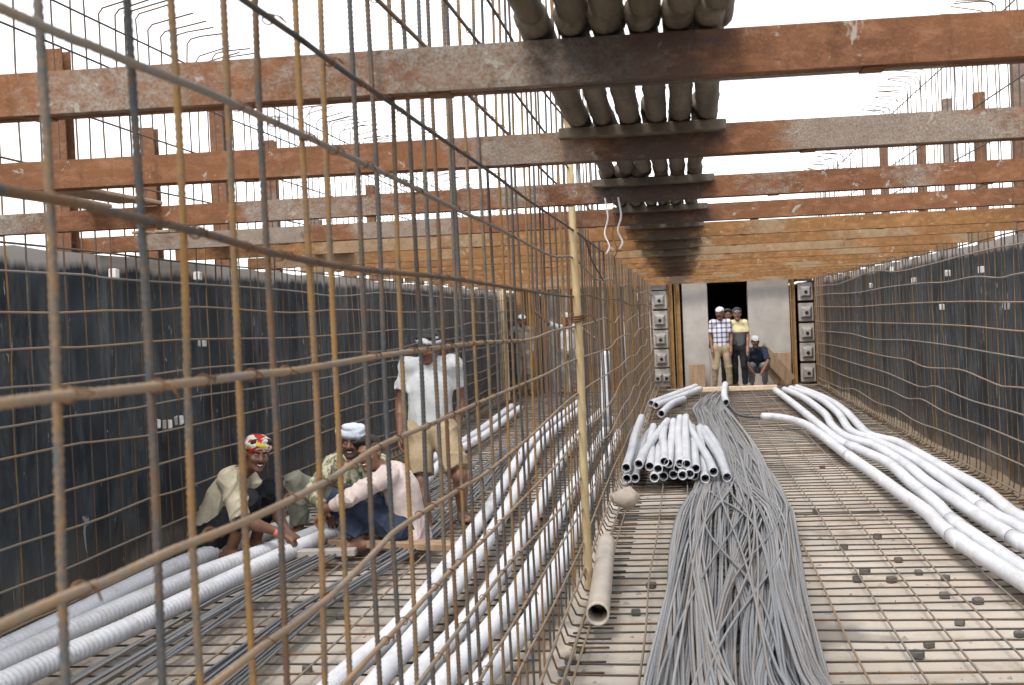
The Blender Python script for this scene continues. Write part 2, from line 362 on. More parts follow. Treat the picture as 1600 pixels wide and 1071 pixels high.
def anchor_panel(xc, w, zs, label, low_pair=False):
    p = thing('anchor_panel', (xc, END-.02, 0), label, 'panel')
    zz = sorted(zs)
    for i, z in enumerate(zz):
        hgt = .40
        v, f = bbox(xc-w/2, xc+w/2, END-.10, END+.04, z-hgt/2+.012, z+hgt/2-.012, .012); pl = part('cell', v, f, 'concrete_dark', p)
        cols = [xc-w*.28, xc+w*.28] if (low_pair and i == 0) else [xc]
        for c in cols:
            s0, s1 = (.115, .07) if len(cols) == 1 else (.085, .055)
            V = [(c+sx*s0, END-.10, z+sz*s0) for sx, sz in ((-1, -1), (1, -1), (1, 1), (-1, 1))]+[(c+sx*s1, END-.20, z-.01+sz*s1) for sx, sz in ((-1, -1), (1, -1), (1, 1), (-1, 1))]
            Fc = [(4, 5, 6, 7)]+[(i0, (i0+1) % 4, 4+(i0+1) % 4, 4+i0) for i0 in range(4)]
            part('anchor_block', V, Fc, 'anchor_grey', pl)
            v, f = tube([(c, END-.197, z-.01), (c, END-.215, z-.012)], .035, 10); part('anchor_hole', v, f, 'dark_hole', pl)
    v, f = bbox(xc-w/2, xc+w/2, END-.09, END+.04, zz[-1]+.21, 2.318, .01); part('top_plate', v, f, 'anchor_grey', p)
anchor_panel(-.52, .32, [.24, .64, 1.04, 1.44, 1.85], 'column of anchor recesses left of the opening in the end wall', True)
anchor_panel(2.45, .30, [.24, .66, 1.06, 1.475, 1.90], 'column of anchor recesses beside the right trench wall')
for x, w, lab in ((-.35, .10, 'ochre steel channel next to the left anchor column'), (-.21, .11, 'second ochre steel channel right of the left anchor column'),
                  (2.145, .09, 'ochre steel channel at the right edge of the end wall'), (2.62, .085, 'ochre channel squeezed against the right trench wall')):
    soldier(x, END+.02, w, .10, lab)
v, f = bbox(XL+.02, XR-.02, END-.05, END+.20, 2.32, 2.46, .012)
solo('steel_waler', v, f, 'strut_orange', 'low orange steel beam lying along the top of the end wall', 'beam')
xs = [-3.35, -3.12, -2.92, -2.68, -2.38, -2.16, -1.93, -1.62, -1.42, -1.18, -.96]
t = thing('end_formwork', (-2.1, END+.1, 0), 'brown formwork closing the far end of the left bay', 'formwork')
x = XL+.03
while x < -.76:
    w = random.uniform(.24, .34); v, f = bbox(x, min(x+w, -.72)-.012, END+.06+random.uniform(0, .02), END+.12, 0, 2.318, .006); part('panel', v, f, random.choice(['form_ochre', 'timber_brown', 'post_rust', 'concrete_dark']), t); x += w
for i, x in enumerate(xs): soldier(x, END+.03, random.uniform(.07, .12), .12, 'upright ochre channel of the left bay end formwork, %s' % ('first by the wall' if i == 0 else '%s channel from the left wall' % ['', 'second', 'third', 'fourth', 'fifth', 'sixth', 'seventh', 'eighth', 'ninth', 'tenth', 'eleventh'][i]), group='channels of the left bay formwork')
v, f = bbox(-3.74, -3.56, 24.55, 24.72, 0, 2.3, .01); v[:, 0] += .12
solo('steel_post', v, f, 'timber_pale', 'pale upright post at far end of the left bay', 'post')
v, f = bbox(XR-.09, XR-.005, 25.9, 26.6, 0, 2.2, .01); solo('timber_board', v, f, 'timber_brown', 'brown upright board on the right wall by the anchor column', 'board')

# ------------------------------------------------------------------ overhead struts
SY = [1.33, 2.856, 4.307, 6.0, 7.63, 9.2]+[10.79+1.58*k for k in range(11)]
SB, ST = 2.166, 2.264
def channel_prof(s):
    w, h, k = .047, ST-SB, .006
    p = [(-w, 0), (-.004, 0), (-.004, k), (-w+.005, k), (-w+.005, h-k), (-.004, h-k), (-.004, h), (-w, h)]
    return p if s < 0 else [(-u, v_) for u, v_ in p][::-1]
for i, y in enumerate(SY):
    s = thing('steel_strut', (-.5, y, SB), 'rusty steel strut overhead just above the top of the view' if i == 0 else '%s rusty steel strut spanning overhead from wall to wall' % ORD[i-1], 'beam', 'overhead steel struts')
    s.rotation_euler = (random.uniform(-.01, .01), [.004, .004, .003, .0, -.002, .003, -.003, .002][i % 8], [.012, .020, .022, .012, .008, .01][min(i, 5)])
    for sg in (-1, 1):
        v, f = extrude(channel_prof(sg), -3.24, 3.36)
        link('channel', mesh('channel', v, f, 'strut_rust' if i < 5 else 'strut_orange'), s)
    for k, x in enumerate(np.arange(-2.9, 3.2, .95)):
        v, f = bbox(x, x+.05, -.034, .034, -.005, -.0005, .001); link('batten_plate', mesh('batten_plate', v, f, 'strut_rust'), s)
def clear_of_struts(y, g=.062):
    for q in SY:
        if abs(y-q-.005) < g: return q+.005+(g if y >= q else -g)
    return y
# uprights behind the walls
def hpost(x, y, top, label, w=.15, mat='post_rust'):
    a, k = w/2, .012
    prof = [(-a, -a), (a, -a), (a, -a+k), (k/2, -a+k), (k/2, a-k), (a, a-k), (a, a), (-a, a), (-a, a-k), (-k/2, a-k), (-k/2, -a+k), (-a, -a+k)]
    n = len(prof); V = [(x+u, y+q, 1.5) for u, q in prof]+[(x+u, y+q, top) for u, q in prof]
    Fc = [(i, (i+1) % n, n+(i+1) % n, n+i) for i in range(n)]+[tuple(range(n, 2*n)), tuple(range(n-1, -1, -1))]
    solo('steel_post', V, Fc, mat, label, 'post', 'steel posts outside the trench walls')
LP = [(7.52, 3.42, .12), (8.83, 3.12, .10), (10.29, 3.49, .12), (11.6, 3.39, .10), (13.0, 2.75, .11), (14.3, 2.75, .11), (15.42, 3.34, .10), (16.8, 2.75, .11), (18.2, 2.75, .11), (19.6, 2.75, .11), (21, 2.75, .11), (22.4, 2.75, .11), (23.8, 2.75, .11)]
for i, (y, z, w) in enumerate(LP): hpost(XL-.125-w/2, y, z, 'rusty steel post behind the left wall, %s of that row' % ORD[i], w)
RP = [(11.48, 3.75, .12), (12.93, 3.62, .10), (14.42, 3.8, .10), (16.0, 3.51, .10), (17.4, 2.8, .10), (18.9, 3.85, .10), (20.5, 3.7, .10), (22.1, 2.8, .10), (23.7, 2.8, .10), (25.3, 2.8, .10)]
for i, (y, z, w) in enumerate(RP): hpost(XR+.125+w/2, y, z, 'rusty steel post behind the right wall, %s of that row' % ORD[i], w)

# walkway of bamboo culms laid on the struts
def culm(L, r, seed):
    q = random.Random(seed); n = int(L/.02); P = []; ph = q.uniform(0, 6); o = q.uniform(0, .3); b0 = q.uniform(-.006, .006)
    for i in range(n+1):
        y = -L/2+L*i/n; P.append((.006*math.sin(y*2.2+ph), y, b0*math.cos(y*2)))
    yy = np.array([p_[1] for p_ in P])+o+L; nd = np.abs((yy % .31)-.155)
    rad = r*(1+.10*np.exp(-(nd/.012)**2)-.05*np.exp(-((nd-.03)/.015)**2))*(1+.02*np.sin(yy*5+ph))
    return tube(np.array(P), rad, 12)
SPAN = ['span nearest the camera', 'second walkway span', 'third walkway span', 'fourth walkway span', 'fifth walkway span', 'sixth walkway span', 'seventh walkway span', 'eighth walkway span', 'ninth walkway span', 'tenth walkway span', 'eleventh walkway span', 'twelfth walkway span']
for s in range(12):
    ya, yb = SY[s]-.10, SY[s+1]+.07; dz = .0 if s % 2 else .068
    for i in range(6):
        r = .034+random.uniform(-.003, .003); x0 = -.305-.012*min(s, 3)+i*.0815+random.uniform(-.004, .004)
        v, f = culm(yb-ya, r, s*10+i); v = rotv(v, random.uniform(-.006, .008)); v = rotv(v, 0 if s % 2 else -.01, 'x')
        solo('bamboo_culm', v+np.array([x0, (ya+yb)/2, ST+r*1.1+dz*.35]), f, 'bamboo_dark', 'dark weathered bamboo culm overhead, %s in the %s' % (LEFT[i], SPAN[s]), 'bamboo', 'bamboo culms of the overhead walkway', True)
    if s >= 2:
        w0 = -.37-.01*min(s, 3)
        v, f = bbox(w0, .155, SY[s]-.105, SY[s]-.055, ST-.032, ST+.004, .004); v = rotv(v, .02, 'z', (0, SY[s], 0))
        solo('cross_batten', v, f, 'timber_dark', 'dark timber batten under the bamboo walkway at the %s strut' % ORD[s-1], 'batten', 'battens under the walkway')
for k, (s, x, n, ln) in enumerate(((2, -2.9, 4, 1.5), (4, -3.40, 3, 1.4), (5, -3.08, 3, 1.6))):
    for i in range(n):
        v, f = bbox(-.045, .045, -ln/2, ln/2, 0, .018, .004); v = rotv(v, random.uniform(-.06, .06)); v = rotv(v, random.uniform(-.006, .006), 'x')
        solo('scaffold_board', v+np.array([x+i*.11, (SY[s]+SY[s+1])/2+random.uniform(-.09, .09), ST+.012]), f, 'timber_brown', 'loose weathered board on the struts far left, %s of the %s bundle' % (LEFT[i], ['front', 'middle', 'rear'][k]), 'board', 'loose boards on the struts')
for k, (x, y, ln, mat_, r) in enumerate(((-.345, 5.93, .24, 'rope_white', .004), (-.285, 5.95, .22, 'rope_white', .005), (-.31, 5.92, .26, 'wire_brown', .003))):
    P = smooth_path([(x, y, SB+.02), (x+.01, y, SB-ln*.3), (x-.008, y+.008, SB-ln*.6), (x+.012, y, SB-ln*.85), (x-.004, y, SB-ln)], .012)
    v, f = tube(P, r, 6); solo('hanging_rope', v, f, mat_, ['white rope end hanging from the third strut, left of the two', 'white rope end hanging from the third strut, right of the two', 'dark brown wire hanging between two white rope ends'][k], 'rope', None, True)

# traced runs of the horizontal bars: (distance along the trench, height)
PART_H=[
  [(4.5, 2.77), (5.18, 2.757), (6.33, 2.753), (7.45, 2.787)] ,
  [(3.61, 2.568), (4.35, 2.575), (5.19, 2.558), (6.36, 2.546)] ,
  [(2.79, 2.367), (3.33, 2.368), (4.02, 2.356), (4.98, 2.352), (6.72, 2.345)] ,
  [(2.04, 2.194), (2.16, 2.196), (2.47, 2.196), (2.86, 2.174), (3.41, 2.154), (4.33, 2.163), (5.52, 2.147), (7.33, 2.169)] ,
  [(1.22, 1.977), (1.34, 1.98), (1.5, 1.983), (1.69, 1.987), (1.88, 1.989), (2.23, 1.989), (2.59, 1.986), (3.0, 1.983), (3.51, 1.975), (4.49, 1.97), (6.33, 1.949)] ,
  [(1.2, 1.802), (1.33, 1.799), (1.51, 1.794), (1.66, 1.79), (1.86, 1.779), (1.99, 1.774), (2.27, 1.768), (2.64, 1.767), (3.07, 1.77), (3.67, 1.771), (4.88, 1.763), (5.81, 1.759), (7.29, 1.755)] ,
  [(1.19, 1.598), (1.32, 1.595), (1.52, 1.592), (1.68, 1.59), (1.88, 1.588), (2.07, 1.585), (2.64, 1.587), (3.19, 1.585), (4.0, 1.579), (5.29, 1.558), (6.21, 1.576), (7.21, 1.58)] ,
  [(1.17, 1.393), (1.32, 1.386), (1.51, 1.387), (1.69, 1.382), (1.88, 1.378), (2.22, 1.382), (2.6, 1.4), (3.19, 1.395), (4.12, 1.394), (5.86, 1.385), (7.25, 1.39), (10.8, 1.354)] ,
  [(1.62, 1.188), (1.85, 1.185), (2.19, 1.178), (2.6, 1.197), (2.8, 1.202), (3.62, 1.18), (3.97, 1.168), (5.16, 1.168), (7.32, 1.189), (11.12, 1.144)] ,
  [(2.25, 1.0), (2.63, 0.994), (3.31, 0.992), (3.9, 0.975), (5.28, 0.95), (6.41, 0.929)] ,
  [(2.89, 0.821), (3.46, 0.813), (4.54, 0.788), (6.1, 0.71)] ,
  [(3.67, 0.591), (4.26, 0.578), (5.46, 0.551), (7.24, 0.515)] ,
  [(4.41, 0.377), (5.46, 0.349), (7.45, 0.311)] ,
]
RIGHT_H=[
  [(21.03, 1.985), (18.19, 2.058), (16.06, 1.997), (14.13, 2.01), (12.52, 2.037), (11.25, 2.05), (10.29, 2.047)] ,
  [(23.88, 1.81), (20.05, 1.784), (17.11, 1.818), (14.54, 1.824), (13.26, 1.809), (11.92, 1.831), (10.99, 1.799), (10.32, 1.819)] ,
  [(23.96, 1.575), (20.11, 1.571), (17.16, 1.595), (14.2, 1.61), (12.13, 1.61), (10.35, 1.597)] ,
  [(24.41, 1.295), (20.18, 1.339), (17.21, 1.356), (14.25, 1.378), (12.17, 1.384), (10.38, 1.37)] ,
  [(24.11, 1.12), (20.74, 1.147), (18.43, 1.117), (15.63, 1.171), (13.16, 1.178), (11.78, 1.17), (10.41, 1.162)] ,
  [(24.19, 0.88), (20.81, 0.906), (17.32, 0.917), (15.68, 0.939), (14.46, 0.905), (12.79, 0.96), (11.81, 0.93), (11.04, 0.9), (10.44, 0.928)] ,
  [(24.26, 0.679), (20.36, 0.687), (17.37, 0.702), (14.89, 0.667), (13.89, 0.728), (12.28, 0.696), (10.46, 0.715)] ,
  [(24.34, 0.436), (21.5, 0.426), (17.42, 0.486), (15.78, 0.472), (14.79, 0.529), (13.49, 0.489), (11.88, 0.503), (11.03, 0.499)] ,
  [(24.08, 0.171), (22.14, 0.192), (20.48, 0.279), (18.24, 0.24), (16.77, 0.28), (15.11, 0.247), (13.31, 0.286)] ,
]
LEFT_H=[
  [(6.34, 2.006), (6.75, 2.006), (7.15, 2.008), (7.36, 1.997), (8.03, 1.989), (8.87, 1.987), (11.06, 1.969)] ,
  [(6.33, 1.789), (6.87, 1.787), (7.4, 1.798), (8.01, 1.797), (8.65, 1.818), (9.13, 1.818), (11.03, 1.773)] ,
  [(6.31, 1.596), (6.97, 1.585), (7.43, 1.586), (7.79, 1.589), (8.19, 1.593), (8.81, 1.589), (11.0, 1.55)] ,
  [(6.29, 1.399), (6.75, 1.383), (7.41, 1.382), (7.77, 1.379), (8.16, 1.376), (8.87, 1.379), (10.97, 1.346)] ,
  [(6.27, 1.198), (6.78, 1.199), (7.14, 1.189), (7.74, 1.177), (8.07, 1.18), (8.84, 1.18), (9.72, 1.166), (10.94, 1.153)] ,
  [(6.72, 1.037), (7.09, 1.025), (7.85, 0.987), (8.05, 0.988), (8.62, 0.984), (9.69, 0.977), (10.91, 0.97)] ,
  [(6.24, 0.78), (6.71, 0.785), (7.26, 0.784), (7.87, 0.78), (8.79, 0.775), (9.77, 0.758)] ,
  [(6.21, 0.582), (6.77, 0.566), (7.24, 0.563), (7.84, 0.579), (8.63, 0.561), (10.64, 0.598)] ,
  [(6.19, 0.367), (6.72, 0.352), (7.28, 0.359), (7.89, 0.359), (8.39, 0.36)] ,
]
BLOCKS= [(0.989, 8.742), (1.261, 9.112), (1.271, 8.288), (1.019, 7.951), (1.326, 7.899), (1.137, 7.693), (1.447, 7.724), (1.355, 7.274), (1.5, 7.126), (1.311, 6.666), (1.54, 6.427), (1.084, 6.244), (0.999, 6.06), (-0.265, 7.636), (-0.329, 6.954), (0.068, 7.452), (-0.06, 5.837), (-0.568, 6.197), (-0.604, 6.001), (-0.616, 5.815), (-0.598, 5.625), (-0.555, 9.898), (-1.852, 5.879), (-1.979, 6.951), (1.296, 13.027), (0.956, 10.238), (0.946, 7.721)]

# ------------------------------------------------------------------ reinforcement
def interp(tr, y):
    q = sorted(tr); return float(np.interp(y, [a for a, b in q], [b for a, b in q]))
def bar_path(L, bend, hook, seed, hx=1, step=.12):
    """upright bar with slight kinks; foot turned out by `bend`, head turned by `hook` (along +x)"""
    r = random.Random(seed); P = []
    if bend: P += [(bend, 0, .0), (bend*.45, 0, .0), (bend*.12, 0, .02)]
    p1, p2, a1, a2 = r.uniform(0, 6), r.uniform(0, 6), r.uniform(.003, .009), r.uniform(.001, .004)
    zz = np.arange(.09 if bend else 0, L-(.08 if hook else 0), step)
    for z in zz: P.append((a1*.6*math.sin(z*1.7+p2)+a2*math.sin(z*5+p1), a1*math.sin(z*1.3+p1)+a2*math.sin(z*6.3+p2), z))
    if hook: P += [(.0, 0, L-.04), (hook*.10, 0, L-.005), (hook*.35, 0, L+.01), (hook, r.uniform(-.02, .02), L+.01+r.uniform(0, .05))]
    else: P.append((P[-1][0], P[-1][1], L))
    return np.array(P)
def ribbed(P, r, z0, z1, n=8, pitch=.0105):
    """rebar with raised transverse ribs between heights z0 and z1, plain elsewhere"""
    S = smooth_path(P, pitch/2); keep = [i for i in range(len(S)) if z0 < S[i][2] < z1 or i % 12 == 0 or i == len(S)-1]
    S = S[keep]; rad = np.where(np.arange(len(S)) % 2 == 0, r*1.14, r*.90); return tube(S, rad, n)
GREY_FIRST = {1: 'rebar_dark', 4: 'rebar_dark'}
part_t = thing('rebar_mesh', (XP, 8, 0), 'tall rusty rebar mesh standing along the middle of the trench', 'rebar')
PY = [.62, .85, 1.07]+[1.286, 1.5, 1.645, 1.839, 2.005, 2.177, 2.363, 2.588, 2.764, 2.965, 3.117, 3.303, 3.455, 3.653, 3.827, 4.031]
while PY[-1] < END-.6: PY.append(PY[-1]+.2+random.uniform(-.022, .022))
MIDBARS = {}
for L in (4.2, 3.3, 2.2):
    MIDBARS[L] = []
    for s in range(5):
        Lr = L+(random.uniform(-.05, .05) if L < 4 else 0)
        v, f = tube(bar_path(Lr, .24, 0, s*7+int(L*10)), .0055, 6); MIDBARS[L].append(v), MIDBARS[L].append(f)
MB = {}
def shared(key, v, f, mat):
    if key not in MB: MB[key] = mesh('bar', v, f, mat, True)
    return MB[key]
PY = [clear_of_struts(y) for y in PY]
for i, y in enumerate(PY):
    lean = random.uniform(-.006, .006)
    if y < 4.3:
        v, f = ribbed(bar_path(4.2, 0, 0, 100+i), .0056, .6, 3.0); mname = 'rebar_dark' if i in (4, 7, 10, 11, 13, 15, 17) else 'rebar'
        me = mesh('bar', v, f, mname, True)
    else:
        L = 4.2 if y < 7.7 else (3.3 if y < 10.5 else 2.2); s = random.randrange(5); mname = random.choice(['rebar', 'rebar_dark', 'rebar_dark'] if y < 12 else ['rebar', 'rebar', 'rebar', 'rebar_dark'])
        me = shared(('m', L, s, mname), MIDBARS[L][2*s], MIDBARS[L][2*s+1], mname)
    link('vertical_bar', me, part_t, (random.uniform(-.004, .004), y-8, .06), (lean*.5, random.uniform(-.004, .004), 0))
TIES = []
for s in range(4):
    r = random.Random(s); a = np.linspace(0, 2*np.pi*1.15, 14)
    loop = np.stack([.0085*np.cos(a)+.007, .0055*np.cos(a+.5)+.003*np.sin(a), .0088*np.sin(a)], 1)
    tail = loop[-1]+np.array([[.004, .003, -.002], [.008, .007+r.uniform(-.006, .006), -.005], [.011, .012+r.uniform(-.012, .012), -.009+r.uniform(-.008, .008)], [.010, .018+r.uniform(-.018, .018), -.012+r.uniform(-.012, .012)]])
    v, f = tube(np.vstack([loop, tail]), .0015, 5); TIES.append(mesh('tie_wire', v, f, 'wire_brown', True))
HB = []
for k, tr in enumerate(PART_H):
    ends = sorted(tr); ya, yb = .3, (7.7 if ends[0][1] > 2.45 else 10.4 if ends[0][1] > 2.12 else END-.7)
    pts = [(ya, ends[0][1]+random.uniform(-.004, .004))]+ends
    y = ends[-1][0]+1.3; z = ends[-1][1]
    while y < yb: pts.append((y, z+random.uniform(-.05, .05))); y += random.uniform(1.1, 2.2)
    pts.append((yb, z+random.uniform(-.03, .03)))
    if 2.1 < ends[0][1] < 2.25: pts = [(a_, min(b_, SB-.012)) for a_, b_ in pts]; pts = [p for p in pts if p[0] <= yb]
    P = smooth_path([(XP+.017+random.uniform(-.003, .003), a, b) for a, b in pts], .25)
    near = [tuple(p) for p in P]
    S = smooth_path(P, .011) if 3 < k < 9 else P
    if 3 < k < 9:
        S = np.array([p for i, p in enumerate(S) if p[1] < 3.6 or i % 14 == 0]); rad = np.where(np.arange(len(S)) % 2 == 0, .0064, .0056)
    else: rad = .0056
    v, f = tube(S, rad, 8); part('horizontal_bar', v, f, ['rebar_dark', 'rebar_dark', 'rebar_dark', 'rebar_dark', 'rebar_pale', 'rebar_dark', 'rebar_pale', 'rebar_pale', 'rebar_pale', 'rebar_pale', 'rebar_pale', 'rebar_pale', 'rebar_pale'][k], part_t, True)
    HB.append(P)
    for y in PY:
        if 1.0 < y < 5.2 and random.random() < .7:
            z = float(np.interp(y, P[:, 1], P[:, 2]))
            link('tie_wire', random.choice(TIES), part_t, (.008, y-8, z), (random.uniform(-.4, .4), 0, random.uniform(-.5, .5)))
for z in (.16, .1):
    P = smooth_path([(XP+.02+random.uniform(-.006, .006)+(.06 if z < .12 else 0), y, z+random.uniform(-.01, .01)) for y in np.arange(.5, END-.7, 1.5)], .4); v, f = tube(P, .008, 6); part('horizontal_bar', v, f, 'rebar_pale', part_t, True)
P = smooth_path([(XP+.03, 7.4, 2.145), (XP+.05, 8.2, 2.12), (XP+.03, 8.9, 2.03), (XP+.05, 9.8, 1.90)], .2); v, f = tube(P, .006, 6); part('loose_bar', v, f, 'rebar_dark', part_t, True)

def wall_mat(name, X, side, traces, y0, y1, hook_z, label):
    """vertical bars with hooked heads tied to wavy horizontals"""
    t = thing(name, (X, 8, 0), label, 'rebar'); ms = []
    for s in range(8):
        L = hook_z+random.uniform(-.05, .05)
        v, f = tube(bar_path(L, side*random.uniform(.05, .12), side*random.uniform(.24, .34), 300+s), .0060, 5); ms.append((v, f))
    y = y0
    while y < y1:
        s = random.randrange(8); mn = random.choice(['rebar', 'rebar_dark', 'rebar_dark', 'rebar_dark'] if X < 0 else ['rebar', 'rebar_dark'])
        link('vertical_bar', shared((name, X, s, mn), *ms[s], mn), t, (random.uniform(-.008, .008), clear_of_struts(y, .075)-8, .03), (random.uniform(-.004, .004), random.uniform(-.004, .004), random.uniform(-.1, .1))); y += .2+random.uniform(-.03, .03)
    for tr in traces:
        e = sorted(tr); pts = [(y0, e[0][1])]+([] if e[0][0]-y0 < 2 else [((y0+e[0][0])/2, e[0][1]+random.uniform(-.03, .03))])+e
        y, z = e[-1][0]+1.6, e[-1][1]
        while y < y1-.5: pts.append((y, z+random.uniform(-.035, .035))); y += random.uniform(1.2, 2.3)
        pts.append((y1, z)); P = smooth_path([(X+side*.016+random.uniform(-.004, .004), a, b) for a, b in pts], .22)
        v, f = tube(P, .0075, 6); part('horizontal_bar', v, f, 'rebar_pale', t, True)
    for z in (2.145, 2.6, 2.95, 3.3, hook_z-.12):
        P = smooth_path([(X+side*.016, y, z+random.uniform(-.012, .012)) for y in np.arange(y0, y1+.1, 2.2)], .5); v, f = tube(P, .0068, 5); part('horizontal_bar', v, f, 'rebar_dark', t, True)
wall_mat('rebar_mesh', -3.5, 1, LEFT_H+[[(6.2, .16), (8, .15), (20, .15)], [(6.2, .05), (12, .06)]], 2.5, END-.5, 3.68, 'rebar mesh with hooked tops in front of the left trench wall')
wall_mat('rebar_mesh', 2.6, -1, RIGHT_H+[[(9, .08), (14, .07), (20, .08)]], 6.0, END-.4, 4.02, 'rebar mesh with hooked tops in front of the right trench wall')

def floor_mat(x0, x1, y0, y1, sx, label):
    t = thing('rebar_floor_mat', ((x0+x1)/2, 8, .03), label, 'rebar'); ms = []
    for s in range(7):
        r = random.Random(s+int(x0*10)); L = x1-x0; P = [(x, .012*math.sin(x*1.3+s)+r.uniform(-.006, .006), r.uniform(-.004, .006)) for x in np.linspace(-L/2, L/2, 9)]
        ms.append(tube(smooth_path(P, .3), .0056, 5))
    y = y0
    while y < y1:
        s = random.randrange(7); mn = 'rebar_dark'
        link('cross_bar', shared((label, s, mn), *ms[s], mn), t, (random.uniform(-.03, .03), y-8, .022), (0, 0, random.uniform(-.006, .006)+.006)); y += .187+random.uniform(-.016, .016)
    for y in (9.85, 9.93, 14.1): link('cross_bar', shared((label, 0, 'rebar_dark'), *ms[0], 'rebar_dark'), t, (0, y-8, .03))
    x = x0+.07
    while x < x1-.05:
        P = smooth_path([(x+random.uniform(-.012, .012), y, .068+random.uniform(-.004, .006)) for y in np.arange(y0-.1, y1, 1.3)], .4); v, f = tube(P, .006, 5)
        part('long_bar', v, f, 'rebar_pale', t, True); x += sx+random.uniform(-.02, .02)
floor_mat(XP+.06, 2.55, 2.5, END-1.2, .245, 'rebar mat lying on the floor of the right bay')
floor_mat(-3.42, XP-.06, 2.5, END-.8, .26, 'rebar mat lying on the floor of the left bay')

# ------------------------------------------------------------------ white corrugated ducts
def duct(pts, r, label, group, pitch=.036, bands=(), fine_to=13., inner=True, mat='duct_white', name='corrugated_duct'):
    P = smooth_path(pts, pitch/4); keep, last = [], 0
    for i, p in enumerate(P):
        if p[1] < fine_to or i % 8 == 0 or i == len(P)-1: keep.append(i)
    fine = np.array([P[i][1] < fine_to for i in keep]); P = P[keep]
    ph = np.arange(len(P)) % 4; rad = np.where(fine, np.choose(ph, [r, r, r*.955, r*.90]), r)
    if inner:
        e0 = P[0]; d = (P[1]-P[0])/np.linalg.norm(P[1]-P[0])
    V, Fc = tube(P, rad, 14, False)
    # rolled-in open mouth at both ends
    n = 14; N0 = len(V)
    T, Nn, B = frames(P); a = np.arange(n)*2*np.pi/n; V = list(V)
    for (i, s, first) in ((0, 1, 0), (len(P)-1, -1, len(P)-1)):
        ring0 = [first*n+j for j in range(n)]; prev = ring0
        for (rr, dd) in ((r*.84, 0), (r*.82, .35)):
            base = len(V)
            for aa in a: V.append(P[i]+rr*(math.cos(aa)*Nn[i]+math.sin(aa)*B[i])+T[i]*s*dd)
            cur = list(range(base, base+n))
            for j in range(n):
                q = (prev[j], prev[(j+1) % n], cur[(j+1) % n], cur[j]); Fc.append(q if s > 0 else q[::-1])
            prev = cur
        Fc.append(tuple(prev) if s < 0 else tuple(prev[::-1]))
    base = np.array([P[:, 0].mean(), P[:, 1].mean(), P[:, 2].min()-r])
    if not bands: return solo(name, V, Fc, mat, label, 'duct', group, True, base)
    o = thing(name, base, label, 'duct', group); part('tube', V, Fc, mat, o, True)
    for yb in bands:
        i = int(np.argmin(abs(P[:, 1]-yb))); q = P[max(0, i-3):i+4]
        d = P[min(i+1, len(P)-1)]-P[max(i-1, 0)]; d = d/np.linalg.norm(d)
        v, f = tube([P[i]-d*.13, P[i]-d*.128, P[i]+d*.128, P[i]+d*.13], [r*1.0, r*1.06, r*1.06, r*1.0], 16); part('sleeve', v, f, mat, o, True)
        v, f = tube([P[i]+d*.131, P[i]+d*.143], r*1.045, 16); part('joint_band', v, f, 'duct_band', o, True)
    return o
Z = .135
RD = {'closest to the strands with a free near end': [(1.88, 4.3), (1.8, 5.8), (1.72, 7.04), (1.65, 8.0), (1.63, 8.74), (1.64, 9.35), (1.62, 10.28), (1.6, 11.71), (1.54, 13.32), (1.48, 15.21), (1.42, 16.44), (1.24, 17.44), (1.01, 17.86)],
 'second from the strands': [(1.99, 4.4), (1.88, 6), (1.80, 7.3), (1.77, 8.12), (1.745, 8.98), (1.79, 9.82), (1.81, 10.98), (1.83, 12.28), (1.71, 13.38), (1.61, 14.23), (1.6, 16.23), (1.61, 17.98), (1.57, 20.63), (1.54, 23.27)],
 'third from the strands': [(2.15, 4.4), (2.06, 6.2), (1.99, 8.1), (1.97, 8.7), (1.96, 10.01), (1.94, 10.96), (1.95, 12.1), (1.89, 13.62), (1.74, 14.61), (1.75, 16.18), (1.85, 18.06), (1.83, 20.98), (1.72, 23.47)],
 'second from the right wall': [(2.28, 4.4), (2.18, 6.6), (2.11, 8.6), (2.08, 9.2), (2.08, 10.1), (2.09, 11.05), (2.08, 12.39), (2.03, 13.49), (1.97, 14.45), (1.89, 15.58), (2.02, 17.99), (2.05, 20.87), (1.85, 23.72)],
 'hugging the right wall': [(2.36, 4.4), (2.28, 7), (2.22, 9.05), (2.21, 9.41), (2.25, 10.35), (2.22, 11.3), (2.21, 12.7), (2.20, 14.06), (2.09, 14.6), (2.03, 15.29), (2.13, 17.96), (2.17, 20.83), (1.97, 23.8)]}
for k, (n, pts) in enumerate(RD.items()):
    duct([(x, y, Z+.012*math.sin(y*.9+k)*(y > 9)) for x, y in pts], .051, 'long white corrugated duct on the right, '+n, 'ducts along the right wall', bands=((8.3, 12.9), (8.9, 13.6), (8.2, ), (9.5, ), (8.7, ))[k])
def kk(pts, z=Z): q = (EYE-z)/(EYE-.06); return [(x*q, y*q, z) for x, y in pts]
LD = [('white corrugated duct nearest the left wall, in front of the squatting man in cream', kk([(-3.75, 4.2), (-3.55, 5.8), (-3.60, 6.6), (-3.50, 8.155), (-3.30, 9.3), (-3.2, 10.3)])),
      ('middle one of three white ducts at the lower left', kk([(-3.45, 4.1), (-3.40, 5.94), (-3.22, 7.83), (-2.90, 9.3), (-2.85, 10.2)])),
      ('white corrugated duct of the lower left three, farthest from the left wall', kk([(-3.28, 4.1), (-3.19, 5.55), (-3.05, 6.6), (-2.80, 9.0), (-2.60, 9.75)]))]
LD[0][1][2:3] = []
for lab, p in LD: duct(p, .057, lab, 'ducts by the left wall', .042)
